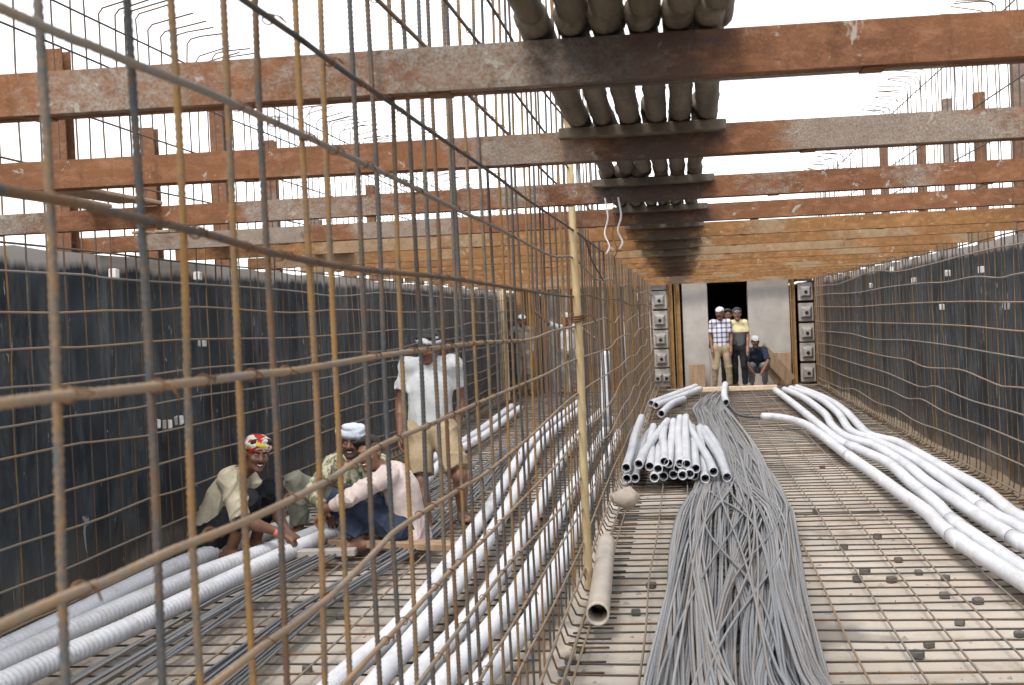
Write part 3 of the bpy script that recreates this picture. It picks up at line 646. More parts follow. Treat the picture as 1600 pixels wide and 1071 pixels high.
MD = [('first white duct right of the dark strands in the left bay', [(-1.62, 4.2), (-1.609, 5.468), (-1.55, 6.793), (-1.68, 10.352), (-1.99, 16.05), (-1.97, 21.2), (-1.95, 24)]),
      ('second white duct right of the dark strands, touching the first', [(-1.40, 4.2), (-1.42, 5.465), (-1.43, 7.8), (-1.54, 10.6), (-1.83, 16), (-1.80, 21)]),
      ('third white duct right of the dark strands in the left bay', [(-1.26, 4.2), (-1.261, 5.463), (-1.197, 7.243), (-1.27, 10.5), (-1.44, 15.15), (-1.40, 22)]),
      ('second white duct left of the middle rebar mesh', [(-1.12, 4.2), (-1.118, 5.461), (-1.03, 7.405), (-1.08, 11.78), (-1.15, 19)]),
      ('white duct closest to the middle rebar mesh in the left bay', [(-.98, 4.2), (-.955, 5.459), (-.86, 6.906), (-.88, 10.24), (-.92, 17)]),
      ('white duct by the left wall behind the standing man in shorts', [(-2.75, 11.5), (-2.93, 14.5), (-2.92, 17.2), (-3.1, 22.4)]),
      ('second white duct by the left wall behind the standing man', [(-2.55, 11.7), (-2.78, 14.5), (-2.76, 17.2), (-2.9, 22.0)])]
for lab, p in MD: duct(kk(p), .050, lab, 'ducts in the left bay', .034, fine_to=11)
FR = [(-.586, .232), (-.466, .279), (-.374, .235), (-.295, .224), (-.239, .28), (-.097, .258), (-.04, .256), (.04, .212), (.121, .101), (.199, .185), (.312, .14), (-.583, .086), (-.512, .089), (-.33, .156), (-.253, .125), (-.162, .149), (-.117, .211), (-.078, .169), (-.015, .175), (.025, .136), (-.203, .256), (.315, .091)]
BK = [(-.60, .30), (-.27, .26), (-.45, .20), (-.36, .15), (-.30, .24), (-.115, .28), (-.041, .27), (.031, .17), (.115, .13), (-.03, .25), (.135, .12)]
NW = ['leftmost', 'second', 'third', 'fourth', 'fifth', 'sixth', 'seventh', 'eighth', 'ninth', 'tenth', 'rightmost']; HL = ['']*22
for g0, nm in ((0, 'upper'), (11, 'lower')):
    for q, i in enumerate(sorted(range(g0, g0+11), key=lambda i: FR[i][0])): HL[i] = 'short white duct in the heap, %s of the %s ends%s' % (NW[q], nm, '' if q in (0, 10) else ' counted from the left')
for i, (x, z) in enumerate(FR):
    y0 = 11.6+random.uniform(-.12, .12); z = max(z, .135)
    if i < 11: bx, bz = BK[i]; L = random.uniform(4.3, 5.0)
    else: bx, bz = x*.75+random.uniform(-.05, .05)-.08, max(.13, z-.02); L = random.uniform(4.2, 4.8)
    bz = max(bz, .13); mx = (x+bx)/2+random.uniform(-.03, .03)
    duct([(x, y0, z), (x*.7+mx*.3, y0+L*.25, z+.006), (mx, y0+L*.55, (z+bz)/2+.012), (bx, y0+L, bz)], .043, HL[i], 'heap of short white ducts', .05, fine_to=0)
for i, p in enumerate(([(-.60, 20.6, .16), (-.2, 22.6, .17), (.15, 24.3, .18)], [(-.52, 20.4, .14), (-.12, 22.3, .14), (.22, 24.0, .15)], [(-.40, 18.6, .15), (-.26, 20.5, .15), (-.08, 21.6, .14)], [(.59, 20.5, .14), (.62, 22.5, .15), (.7, 24.4, .2)])):
    duct(p, .055, ['upper white duct of the far pair left of the standing group', 'lower white duct of the far pair left of the standing group', 'white duct between the far pair and the heap', 'short white duct lying at the feet of the men at the end wall'][i], 'loose ducts far back', .05, fine_to=0)
for i, (x, y, z0, z1) in enumerate(((-.80, 12.4, .62, 1.28), (-.84, 12.9, .5, 1.1))):
    duct([(x, y, z0), (x+.01, y+.02, (z0+z1)/2), (x+.02, y+.03, z1)], .045, ['white duct end standing upright behind the rebar mesh, left one', 'white duct end standing upright behind the rebar mesh, right one'][i], 'upright ducts', .05, fine_to=0)
v, f = tube(smooth_path([(1.03, 17.86, .12), (.85, 18.2, .10), (.7, 18.9, .09), (.62, 20.4, .13)], .1), .02, 6)
solo('black_hose', v, f, 'duct_band', 'thin black hose between a free duct end and the far ducts', 'hose', None, True)

# ------------------------------------------------------------------ steel strands
SP_Y = np.array([3.6, 5.4, 7.0, 9.9, 12.3, 14.8, 17.5, 20.0, 22.5, 24.2])
SP_A = np.array([-.34, -.26, -.19, -.11, .04, .12, .10, .06, .25, .55]); SP_B = np.array([.66, .56, .62, .79, .72, .68, .62, .58, .70, .80])
ys = np.concatenate([np.arange(3.6, 13, .16), np.arange(13, 24.3, .4)])
def strand(uf, zf, y_end):
    P = []
    for y in ys:
        if y > y_end: break
        A, B = np.interp(y, SP_Y, SP_A), np.interp(y, SP_Y, SP_B); u = uf(y); u = .5+.62*math.tanh((u-.5)/.62)*1.10; zz = zf(y)
        w_ = min(1, max(0, (4.2-abs(y-13.4))/2.0))*min(1, max(0, (.75-u)/.3)); zz = zz*(1-w_)+(.086+.1*(zz-.086))*w_
        P.append((A+(B-A)*u, y, zz))
    v, f = tube(np.array(P), .0082, 6)
    solo('steel_strand', v, f, 'strand_steel', 'long grey steel strand in the wide bundle down the middle of the right bay', 'strand', 'grey strands in the right bay', True)
r = random.Random(21)
for j in range(74):                       # bottom layer, side by side
    u0 = (j+.5)/74+r.uniform(-.006, .006); p1, a1, z1 = r.uniform(0, 6), r.uniform(.004, .03), r.uniform(0, .008)
    strand(lambda y: u0+a1*math.sin(y*.45+p1)+.012*math.sin(y*1.1+p1*2), lambda y: .083+z1, 24.2-r.uniform(0, 3))
for g in range(9):                        # looser ribbons of strands lying across it
    base, amp, wl, ph, n, wdt = (g+.5)/9+r.uniform(-.05, .05), r.uniform(.10, .26), r.uniform(.32, .6), r.uniform(0, 6), r.choice([5, 6, 7, 8]), r.uniform(.06, .11)
    for j in range(n):
        off, q1, z1 = (j-(n-1)/2)/n*wdt*1.4, r.uniform(0, 6), r.uniform(0, .008)
        strand(lambda y: base+amp*math.sin(y*wl+ph)+off*(1-.5*math.sin(y*.8+ph))+.008*math.sin(y*.9+q1), lambda y: .099+.010*(g % 3)+z1+.004*math.sin(y+g), 24.0-r.uniform(0, 4))
for j in range(16):                       # single strays on top
    u0, u1, p1, c0, wd = r.uniform(0, 1), r.uniform(0, 1), r.uniform(0, 6), r.uniform(5, 11), r.uniform(1.2, 3)
    strand(lambda y: u0+(u1-u0)*(.5+.5*math.tanh((y-c0)/wd))+.02*math.sin(y*.7+p1), lambda y: .130+.003*math.sin(y*1.3+p1), 23-r.uniform(0, 5))
def left_strands(cx, n, spread, lab, grp, y1=16, seed=0):
    r = random.Random(seed)
    for j in range(n):
        o = (j/(n-1)-.5)*spread; ph, a = r.uniform(0, 6), r.uniform(.01, .045); P = []
        for y in np.arange(3.8, y1-r.uniform(0, 2), .25):
            x = np.interp(y, [c_[0] for c_ in cx], [c_[1] for c_ in cx]); P.append((x*.955+o*(1-.25*math.sin(y*.8+seed))+a*math.sin(y*.7+ph), y*.955, .085+r.uniform(0, .002)+.012*(j % 3)))
        v, f = tube(np.array(P), .0078, 6); solo('steel_strand', v, f, 'strand_dark', lab, 'strand', grp, True)
left_strands([(3.5, -2.85), (5.7, -2.79), (7.43, -2.76), (9.3, -2.55), (14.6, -2.34)], 12, .26, 'dark steel strand in the bundle beside the three lower left ducts', 'dark strands near the left ducts', 15, 1)
left_strands([(3.5, -2.3), (5.68, -2.22), (7.08, -2.20), (9.0, -2.02), (14, -2.15)], 14, .22, 'dark steel strand in the bundle running behind the man in the pink shirt', 'dark strands in the middle of the left bay', 17, 2)

# ------------------------------------------------------------------ small things on the floor
BL = sorted(BLOCKS, key=lambda p: p[1])
cnt = {'r': 0, 'l': 0, 'm': 0}
for (x, y) in BL:
    s = random.uniform(.040, .052); v, f = bbox(-s/2*1.1, s/2*1.1, -s/2, s/2, 0, s*.75, .006); v = rotv(v, random.uniform(-.5, .5))
    kx = 'm' if x < XP else ('r' if x > .6 else 'l'); lab = {'r': 'small grey concrete spacer cube right of the strands, %s the camera', 'l': 'small grey concrete spacer cube left of the strands, %s the camera', 'm': 'small grey spacer cube in the left bay, %s the camera'}[kx] % (ORD[cnt[kx]]+' to'); cnt[kx] += 1
    solo('spacer_block', v+np.array([x, y, 0.001]), f, 'block', lab, 'block', 'concrete spacer blocks on the floor')
WB = [(-3.53, 7.616, 2.03), (-3.53, 9.011, 2.05), (-3.53, 8.139, 1.04), (-3.53, 8.331, 1.02), (-3.53, 8.534, 1.03), (-3.53, 9.036, 1.56), (2.635, 13.376, 1.9), (2.635, 11.897, 1.89), (2.635, 16.904, 2.04), (2.635, 18.736, 1.87), (2.635, 15.3, 1.87), (2.635, 13.733, 1.56), (2.635, 11.056, 1.57)]
nl = nr = 0
for (x, y, z) in WB:
    v, f = bbox(x-.025, x+.025, y-.028, y+.028, z-.03, z+.03, .005); v = rotv(v, random.uniform(-.3, .3), 'x', (x, y, z))
    if x < 0: lab = 'small pale spacer block on the left wall, %s' % ['high up left', 'high up right', 'lower trio left', 'lower trio middle', 'lower trio right', 'single one at mid height'][nl]; nl += 1
    else: lab = 'small pale spacer block tied on the right wall mesh, %s the far end' % ORD[sorted([w[1] for w in WB if w[0] > 0], reverse=True).index(y)]; nr += 1
    solo('spacer_block', v, f, 'block_white', lab, 'block', 'pale spacer blocks on the walls')
# short pipe, stone, planks, bamboo
duct([(-.495, 6.4, .14), (-.535, 7.45, .14), (-.575, 8.4, .14)], .060, 'short beige plastic pipe lying beside the bamboo pole', None, mat='pvc_grey', name='plastic_pipe', fine_to=0)
V = []; nu, nv = 14, 9
for j in range(nv):
    th = math.pi*j/(nv-1)
    for i in range(nu):
        a = 2*math.pi*i/nu; d = np.array([math.sin(th)*math.cos(a), math.sin(th)*math.sin(a), math.cos(th)])
        rr = 1+.18*math.sin(d[0]*5+1)*math.cos(d[1]*4)+.13*math.sin(d[2]*6+d[0]*7)+.07*math.sin(9*d[1]+5*d[2]); V.append(d*rr*np.array([.115, .10, .085]))
Fc = [(j*nu+i, j*nu+(i+1) % nu, (j+1)*nu+(i+1) % nu, (j+1)*nu+i)[::-1] for j in range(nv-1) for i in range(nu)]
solo('rock', np.array(V)+np.array([-.535, 10.3, .15]), Fc, 'stone', 'pale lump of stone in front of the duct heap', 'stone', None, True)
P = np.array([(-.62, 7.47, 0.02), (-.625, 7.48, .7), (-.62, 7.49, 1.4), (-.63, 7.49, 2.1), (-.635, 7.49, 2.9)]); S = smooth_path(P, .02)
rad = .0255-.0015*S[:, 2]; nodes = np.abs(((S[:, 2]+.1) % .34)-.17) < .012; rad = np.where(nodes, rad*1.12, rad)
bt = thing('bamboo_pole', (-.62, 7.47, 0), 'upright pale bamboo pole tied to the middle rebar mesh', 'pole')
v, f = tube(S, rad, 12); part('cane', v, f, 'bamboo', bt, True)
a = np.linspace(0, 6*math.pi, 60); v, f = tube(np.stack([-.625+.036*np.cos(a), 7.49+.036*np.sin(a), 1.615+.006*a/3+.012*np.sin(a)], 1), .006, 5); part('rope_tie', v, f, 'wire_brown', bt, True)
v, f = tube(smooth_path([(-.59, 7.46, 1.63), (-.545, 7.43, 1.65), (-.515, 7.44, 1.60)], .02), .005, 5); part('rope_end', v, f, 'wire_brown', bt, True)
v, f = bbox(-.36, .36, -.045, .045, 0, .05, .006); solo('timber_batten', rotv(v, .08)+np.array([-2.62, 8.35, .09]), f, 'concrete', 'pale batten lying in front of the man in jeans', 'batten')
v, f = bbox(-.5, .5, -.08, .08, 0, .05, .006); solo('timber_board', rotv(v, -.3)+np.array([-2.05, 8.62, .095]), f, 'timber_brown', 'low board under the man in the pink shirt', 'board')
v, f = bbox(-.75, .72, -.05, .05, 0, .09, .01); solo('timber_batten', rotv(v, .01)+np.array([.93, 24.3, .07]), f, 'timber_pale', 'pale timber lying across the floor at the feet of the far men', 'batten')
for i, (x, ang, L, y) in enumerate(((1.62, .70, .95, 26.5), (1.42, .62, .72, 26.6))):
    v, f = bbox(-.12, .12, -.025, .025, 0, L, .006); v = rotv(v, .12, 'x'); v = rotv(v, -ang, 'y'); v = v*np.array([1, 1, 1])
    solo('timber_board', v+np.array([x+.45, y-.15, .10]), f, 'timber_brown', ['longer brown board leaning left against the end wall', 'shorter brown board leaning beneath the longer one'][i], 'board')
v, f = bbox(.04, .36, 26.55, 26.6, 0, .50, .01); solo('timber_board', v, f, 'timber_brown', 'low brown board standing left of the far men', 'board')
v, f = bbox(1.75, 2.1, 26.62, 26.68, 0, .68, .01); solo('timber_board', v, f, 'timber_brown', 'brown board standing behind the leaning boards', 'board')
P = smooth_path([(-.95, 6.1, .12), (-.75, 6.6, .10), (-.72, 7.4, .12)], .1)

# crumbs of mortar and stone on the floor
V, Fc = [], []; r = random.Random(4)
for i in range(2600):
    if r.random() < .35: x = r.choice([r.gauss(XR-.12, .08), r.gauss(XL+.12, .08), r.gauss(XP, .12)])
    else: x = r.uniform(XL+.05, XR-.05)
    x = min(XR-.02, max(XL+.02, x)); y = 4+21*r.random()**1.2; sz = r.choice([.006, .008, .011, .015, .022])*(1 if x > XP else 1.3); n = len(V); a0 = r.uniform(0, 6)
    for k_ in range(5): V.append((x+sz*math.cos(a0+k_*1.257)*r.uniform(.7, 1.2), y+sz*math.sin(a0+k_*1.257)*r.uniform(.7, 1.2), .0005))
    V.append((x+r.uniform(-.3, .3)*sz, y+r.uniform(-.3, .3)*sz, sz*r.uniform(.5, 1.0))); Fc += [(n+k_, n+(k_+1) % 5, n+5) for k_ in range(5)]
tag(link('rubble', mesh('rubble', V, Fc, 'concrete_dark')), 'loose crumbs of mortar and stone scattered over the trench floor', 'rubble', kind='stuff')
# shallow banks of spoil along the foot of the walls
for nm, xw, sgn in (('right', XR, -1), ('left', XL, 1)):
    V, Fc = [], []; ys_ = np.arange(4, END-.3, .18)
    for y in ys_:
        w_ = .10+.16*(.5+.5*math.sin(y*.9+sgn))*r.uniform(.6, 1.2); h_ = .03+.06*(.5+.5*math.sin(y*1.3+2*sgn))*r.uniform(.6, 1.2)
        for q in range(5): u = q/4; V.append((xw+sgn*(u*w_+.002), y+r.uniform(-.03, .03), max(.001, h_*(1-u)**1.4+r.uniform(-.006, .006)*(q not in (0, 4)))))
    for j in range(len(ys_)-1):
        for q in range(4): a_ = j*5+q; Fc.append((a_, a_+1, a_+6, a_+5) if sgn > 0 else (a_, a_+5, a_+6, a_+1))
    tag(link('spoil', mesh('spoil', V, Fc, 'earth', True)), 'low bank of brown spoil at the foot of the %s wall' % nm, 'spoil', kind='stuff')

vf = []
for i in range(110):
    x, y = r.uniform(XL+.2, XR-.2), 4.5+14*r.random(); a, L, z = r.uniform(0, 6), r.uniform(.03, .11), r.choice([.003, .003, .078]); cu = r.uniform(-.9, .9)
    P = [(x+L*t*math.cos(a+cu*t), y+L*t*math.sin(a+cu*t), z+.012*abs(math.sin(3*t+a))) for t in (0, .25, .5, .75, 1)]; vf.append(tube(np.array(P), .0022, 4))
v, f = cat_vf(*vf); tag(link('wire_offcuts', mesh('wire_offcuts', v, f, 'wire_brown')), 'short rusty tie wire offcuts strewn over the floor mats', 'wire', kind='stuff')

# ------------------------------------------------------------------ people: implicit surfaces meshed on a grid
def A_(*p): return np.array(p, float)
def unit(v): v = np.asarray(v, float); return v/(np.linalg.norm(v)+1e-12)
def cone(a, b, ra, rb, k=.02, flat=None, cut=0, cut0=0): return ('cone', A_(*a), A_(*b), ra, rb, k, flat, cut, cut0)
def ell(c, r, R=None, k=.015): return ('ell', A_(*c), A_(*r), np.eye(3) if R is None else R, k)
def field(prims, h, pad=.03, wrinkle=0, seed=0, cuts=()):
    lo, hi = np.full(3, 1e9), np.full(3, -1e9)
    def bb(p):
        if p[0] == 'cone': r = max(p[3], p[4]); return np.minimum(p[1], p[2])-r, np.maximum(p[1], p[2])+r
        r = p[2].max(); return p[1]-r, p[1]+r
    for p in prims: a, b = bb(p); lo = np.minimum(lo, a); hi = np.maximum(hi, b)
    lo -= pad; n = np.ceil((hi+pad-lo)/h).astype(int)+1
    phi = np.full(n, .25, np.float32); ax_ = [lo[i]+h*np.arange(n[i]) for i in range(3)]
    for p in prims:
        a, b = bb(p); k = p[5] if p[0] == 'cone' else p[4]; e = k*1.6+3*h
        i0 = np.maximum(((a-e-lo)/h).astype(int), 0); i1 = np.minimum(((b+e-lo)/h).astype(int)+2, n)
        sl_ = tuple(slice(i0[i], i1[i]) for i in range(3))
        X, Y, Zz = np.meshgrid(*[ax_[i][sl_[i]] for i in range(3)], indexing='ij', sparse=True)
        if p[0] == 'cone':
            _, a, b, ra, rb, k, flat, cut, cut0 = p; d = b-a; L2 = d @ d
            px, py, pz = X-a[0], Y-a[1], Zz-a[2]; t = (px*d[0]+py*d[1]+pz*d[2])/L2; tc = np.clip(t, 0, 1)
            qx, qy, qz = px-tc*d[0], py-tc*d[1], pz-tc*d[2]
            q2 = qx*qx+qy*qy+qz*qz
            if flat is not None:
                fd, s = flat; c = qx*fd[0]+qy*fd[1]+qz*fd[2]; q2 = q2+c*c*(s*s-1)
            D = np.sqrt(q2)-(ra+(rb-ra)*tc)
            L = math.sqrt(L2)
            if cut: D = np.maximum(D, (t-1)*L)
            if cut0: D = np.maximum(D, -t*L)
        else:
            _, c, r, R, k = p; q = [X-c[0], Y-c[1], Zz-c[2]]
            loc = [(q[0]*R[i, 0]+q[1]*R[i, 1]+q[2]*R[i, 2])/r[i] for i in range(3)]
            m = np.sqrt(loc[0]**2+loc[1]**2+loc[2]**2); D = (m-1)*r.min()
        s = phi[sl_]; hh = np.clip(.5+.5*(s-D)/k, 0, 1); phi[sl_] = s*(1-hh)+D*hh-k*hh*(1-hh)
    X, Y, Zz = np.meshgrid(*ax_, indexing='ij', sparse=True)
    if wrinkle:
        r = random.Random(seed); w = 0
        for i in range(7):
            dv = unit([r.uniform(-1, 1), r.uniform(-1, 1), r.uniform(-.8, .8)]); mv = unit([r.uniform(-1, 1), r.uniform(-1, 1), r.uniform(-1, 1)]); fq = r.uniform(13, 26)
            q = (X*dv[0]+Y*dv[1]+Zz*dv[2])*fq+r.uniform(0, 6)+.9*np.sin(X*7+Zz*6-Y*6+i*1.7)
            m = np.clip(.2+.9*np.sin((X*mv[0]+Y*mv[1]+Zz*mv[2])*r.uniform(9, 16)+r.uniform(0, 6)), 0, 1); w = w+m*(1-np.abs(np.sin(q)))**4
        phi -= (wrinkle*(w-.35)).astype(np.float32)
    for (c, nrm) in cuts: phi = np.maximum(phi, ((X-c[0])*nrm[0]+(Y-c[1])*nrm[1]+(Zz-c[2])*nrm[2]).astype(np.float32))
    return phi, lo, h
def surface_net(phi, lo, h):
    s = phi < 0; n = phi.shape
    cs = np.zeros([m-1 for m in n], np.int8); off = [(i, j, k) for i in (0, 1) for j in (0, 1) for k in (0, 1)]
    for (i, j, k) in off: cs += s[i:n[0]-1+i, j:n[1]-1+j, k:n[2]-1+k]
    idx = np.argwhere((cs > 0) & (cs < 8)); vid = np.full(cs.shape, -1, np.int64); vid[tuple(idx.T)] = np.arange(len(idx))
    val = np.stack([phi[idx[:, 0]+o[0], idx[:, 1]+o[1], idx[:, 2]+o[2]] for o in off], 1); O = np.array(off, float)
    acc = np.zeros((len(idx), 3)); cnt_ = np.zeros(len(idx))
    for a in range(8):
        for b in range(a+1, 8):
            if np.abs(O[a]-O[b]).sum() != 1: continue
            va, vb = val[:, a], val[:, b]; m = (va < 0) != (vb < 0); t = np.where(m, va/np.where(m, va-vb, 1), 0)
            acc += np.where(m[:, None], O[a]+(O[b]-O[a])*t[:, None], 0); cnt_ += m
    V = lo+h*(idx+acc/cnt_[:, None]); Fc = []
    for a in range(3):
        b, c = (a+1) % 3, (a+2) % 3
        A = [slice(None)]*3; B = [slice(None)]*3; A[a] = slice(0, n[a]-1); B[a] = slice(1, n[a])
        ch = np.argwhere(s[tuple(A)] != s[tuple(B)]); ch = ch[(ch[:, b] > 0) & (ch[:, c] > 0) & (ch[:, b] < n[b]-1) & (ch[:, c] < n[c]-1)]
        e = []
        for (db, dc) in ((-1, -1), (0, -1), (0, 0), (-1, 0)):
            q = ch.copy(); q[:, b] += db; q[:, c] += dc; e.append(vid[tuple(q.T)])
        e = np.stack(e, 1); inside = s[tuple(ch.T)]; e = np.where(inside[:, None], e, e[:, ::-1]); Fc.append(e)
    return V, np.concatenate(Fc)
def blob(name, prims, mat, parent, h, wrinkle=0, seed=0, cuts=(), clean=0):
    V, Fc = surface_net(*field(prims, h, .03, wrinkle, seed, cuts)); return part(name, V, Fc, mat, parent, True)
def hand(w, d, nrm, thumb, curl=.6, size=1.0):
    """palm, four unequal bent fingers and a thumb; d fingers, nrm palm side, thumb side"""
    d = unit(d); nrm = unit(nrm-d*(nrm @ d)); th = unit(np.cross(d, nrm)); th = th if th @ thumb > 0 else -th; s = size; out = []
    for o in (-.026, 0, .026): out.append(cone(w, w+d*.088*s+th*o*s, .019*s, .0155*s, .012))
    for o, L in ((-.033, .058), (-.011, .075), (.011, .082), (.033, .072)):
        k0 = w+d*.088*s+th*o*s; d1 = unit(d*math.cos(curl)+nrm*math.sin(curl)); d2 = unit(d*math.cos(curl*2.1)+nrm*math.sin(curl*2.1)); k1 = k0+d1*L*.52*s; k2 = k1+d2*L*.52*s
        out += [cone(k0, k1, .0098*s, .0090*s, .004), cone(k1, k2, .0090*s, .0076*s, .004)]
    a = w+d*.022*s+th*.022*s; b = a+(d*.026+th*.030+nrm*.012)*s; c = b+(d*.032+th*.006+nrm*.014)*s
    return out+[cone(a, b, .015*s, .0115*s, .008), cone(b, c, .0112*s, .0088*s, .005)]
def person(loc, label, J, h, skin='skin', shirt=None, legs=None, head=None, sleeve=.95, hem=.5, far=False, scale_r=1.0, seed=0, feet='bare', hands=None, collar=True, shirt_len=.06, wr=.012):
    """J: joint positions in the world.  One continuous skin mesh, clothes and hair as children"""
    root = thing('person', loc, label, 'person', None); J = {k: A_(*v) for k, v in J.items()}; R = scale_r
    lat = unit(J['shL']-J['shR']); spine = unit(J['neck']-J['pel']); fwd = unit(np.cross(lat, spine)); fwd = fwd if fwd @ A_(*J.get('face', fwd)) > -2 else -fwd
    fwd = unit(np.cross(spine, lat))*-1 if False else fwd
    fl = (fwd, 1.42); che = J['che']
    up = unit(J['headup']); f_ = unit(J['face']-up*(J['face'] @ up)); rt = unit(np.cross(f_, up)); HR = np.stack([rt, f_, up]); hc = J['head']
    def hp(x, y, z): return hc+rt*x+f_*y+up*z
    b = [cone(J['pel'], che, .145*R, .155*R, .03, fl), cone(che, J['neck']-spine*.05, .15*R, .085*R, .03, fl), cone(J['shR'], J['shL'], .058*R, .058*R, .03), cone(J['neck']-spine*.04, hp(0, -.018, -.055), .056*R, .052*R, .02),
         cone(J['hipR'], J['hipL'], .10*R, .10*R, .03),
         ell(hp(0, -.012, .03), (.0745, .094, .088), HR, .02), ell(hp(0, .022, -.045), (.056, .064, .068), HR, .03), ell(hp(0, .068, -.092), (.026, .022, .018), HR, .02),
         cone(hp(0, .080, .028), hp(0, .104, -.018), .010, .0155, .01), ell(hp(0, .094, -.022), (.021, .014, .011), HR, .008), ell(hp(0, .072, .036), (.052, .022, .011), HR, .012),
         ell(hp(-.040, .062, -.020), (.024, .022, .020), HR, .014), ell(hp(.040, .062, -.020), (.024, .022, .020), HR, .014),
         ell(hp(-.078, -.008, .002), (.010, .022, .032), HR, .006), ell(hp(.078, -.008, .002), (.010, .022, .032), HR, .006)]
    for s in 'RL':
        sh, el, wr_, hip, kn, an, toe = (J[q+s] for q in ('sh', 'el', 'wr', 'hip', 'kn', 'an', 'toe'))
        b += [cone(sh, el, .050*R, .040*R, .02), cone(el, el+(wr_-el)*.35, .041*R, .042*R, .015), cone(el+(wr_-el)*.35, wr_, .041*R, .027*R, .015)]
        b += [cone(hip, kn, .085*R, .057*R, .03), cone(kn, kn+(an-kn)*.35, .055*R, .056*R, .02), cone(kn+(an-kn)*.35, an, .054*R, .036*R, .02)]
        td = unit(toe-an); heel = an-td*.045+A_(0, 0, -.035)
        b += [cone(heel, an+(toe-an)*.55+A_(0, 0, -.02), .034, .036, .02), cone(an, an+(toe-an)*.6+A_(0, 0, -.015), .034, .030, .025), cone(an+(toe-an)*.55+A_(0, 0, -.02), toe, .036, .024, .02)]
        if not far:
            side = unit(np.cross(td, A_(0, 0, 1)))
            for i in range(5): b.append(cone(toe+side*(i-2)*.016-td*.02, toe+side*(i-2)*.017+td*(.018-.004*abs(i-1.5)), .012, .0095, .006))
        hd = (hands or {}).get(s)
        if hd is None: hd = (wr_-el, -lat*(1 if s == 'L' else -1) if True else fwd, fwd, .35)
        if far: b += [cone(wr_, wr_+unit(hd[0])*.09, .034, .030, .015), cone(wr_+unit(hd[0])*.09, wr_+unit(hd[0])*.16, .030, .018, .01), cone(wr_+unit(hd[0])*.03, wr_+unit(hd[0])*.07+unit(hd[2])*.04, .016, .012, .01)]
        else: b += hand(wr_, A_(*hd[0]), A_(*hd[1]), A_(*hd[2]), hd[3], 1.0)
    blob('body', b, skin, root, h)
    hr = max(h*.8, .0045)
    if shirt:
        mat, kw = shirt if isinstance(shirt, tuple) else (shirt, {})
        bot = J['pel']-spine*shirt_len
        p = [cone(bot, che, .168*R, .175*R, .03, fl, cut0=1), cone(che, J['neck']-spine*.055, .172*R, .088*R, .03, fl), cone(J['shR'], J['shL'], .071*R, .071*R, .035)]
        if 'belly' in kw: p.append(ell(*kw['belly']))
        for s in 'RL':
            sh, el, wr_ = J['sh'+s], J['el'+s], J['wr'+s]; sv = sleeve if not isinstance(sleeve, dict) else sleeve[s]
            if sv <= 1: p += [cone(sh, sh+(el-sh)*sv, .069*R, .067*R, .03, cut=1)]
            else: p += [cone(sh, el, .069*R, .058*R, .03), cone(el, el+(wr_-el)*(sv-1), .058*R, .046*R, .02, cut=1)]
        blob('shirt', p, mat, root, hr, wr, seed)
        if collar and not far:
            a = np.linspace(0, 2*np.pi, 25)[:-1]; c0 = J['neck']-spine*.012; ring = np.array([c0+lat*.067*math.cos(t)+fwd*(.060*math.sin(t))-spine*(.024*max(0, math.sin(t))) for t in a])
            p = [cone(ring[i], ring[(i+1) % 24], .0135, .0135, .006) for i in range(24) if abs(i-6) > 1]; blob('collar', p, mat, root, .006)
    if legs:
        mat, kind = legs; p = [cone(J['hipR'], J['hipL'], .122*R, .122*R, .03), cone(J['pel']-spine*.02, J['pel']+spine*.09, .155*R, .150*R, .03, fl, cut=1)]
        for s in 'RL':
            hip, kn, an = J['hip'+s], J['kn'+s], J['an'+s]
            if kind == 'short': p += [cone(hip, hip+(kn-hip)*hem, .112*R, .100*R, .03, cut=1)]
            else: p += [cone(hip, kn, .108*R, .078*R, .03), cone(kn, kn+(an-kn)*hem, .077*R, .066*R, .025, cut=1)]
        blob('shorts' if kind == 'short' else 'trousers', p, mat, root, hr, wr*1.1, seed+3)
    # face
    for s in (-1, 1):
        if not far:
            e = part('eye', *uv(hp(s*.031, .0745, .010), .0115), 'eye_white', root, True); part('iris', *uv(hp(s*.031+.002, .0815, .010), .0065), 'iris', e, True)
            v, f = tube(np.array([hp(s*.014, .090, .030), hp(s*.032, .091, .036), hp(s*.052, .078, .031)]), [.004, .0048, .003], 6); part('eyebrow', v, f, 'hair', root, True)
    H_ = head or {}
    if not far:
        v, f = tube(np.array([hp(-.024, .083, -.055), hp(-.010, .0915, -.058), hp(.010, .0915, -.058), hp(.024, .083, -.055)]), [.003, .0065, .0065, .003], 8); lp = part('mouth', v, f, 'lips', root, True)
        if H_.get('smile'): v, f = tube(np.array([hp(-.018, .090, -.053), hp(0, .097, -.056), hp(.018, .090, -.053)]), [.003, .0052, .003], 8); part('teeth', v, f, 'teeth', lp, True)
    if H_.get('moustache'): blob('moustache', [cone(hp(-.030, .082, -.048), hp(0, .100, -.037), .005, .0085, .006), cone(hp(0, .100, -.037), hp(.030, .082, -.048), .0085, .005, .006)], 'hair', root, .005)
    if H_.get('beard'): blob('beard', [ell(hp(0, .035, -.075), (.060, .056, .045), HR, .01), ell(hp(0, .078, -.095), (.030, .022, .018), HR, .01)], 'hair', root, .006, cuts=((hp(0, .05, -.062), unit(up*.8+f_*.5)),))
    if H_.get('hair'): blob('hair', [ell(hp(0, -.018, .046), (.086, .102, .096), HR, .01), cone(hp(-.05, .058, .098), hp(.05, .060, .090), .028, .026, .015)], 'hair', root, hr, .003, seed+5, cuts=((hp(0, .045, .052), unit(f_*.75-up*.66)), (hp(0, -.03, -.035), -up)))
    hw = H_.get('wear')
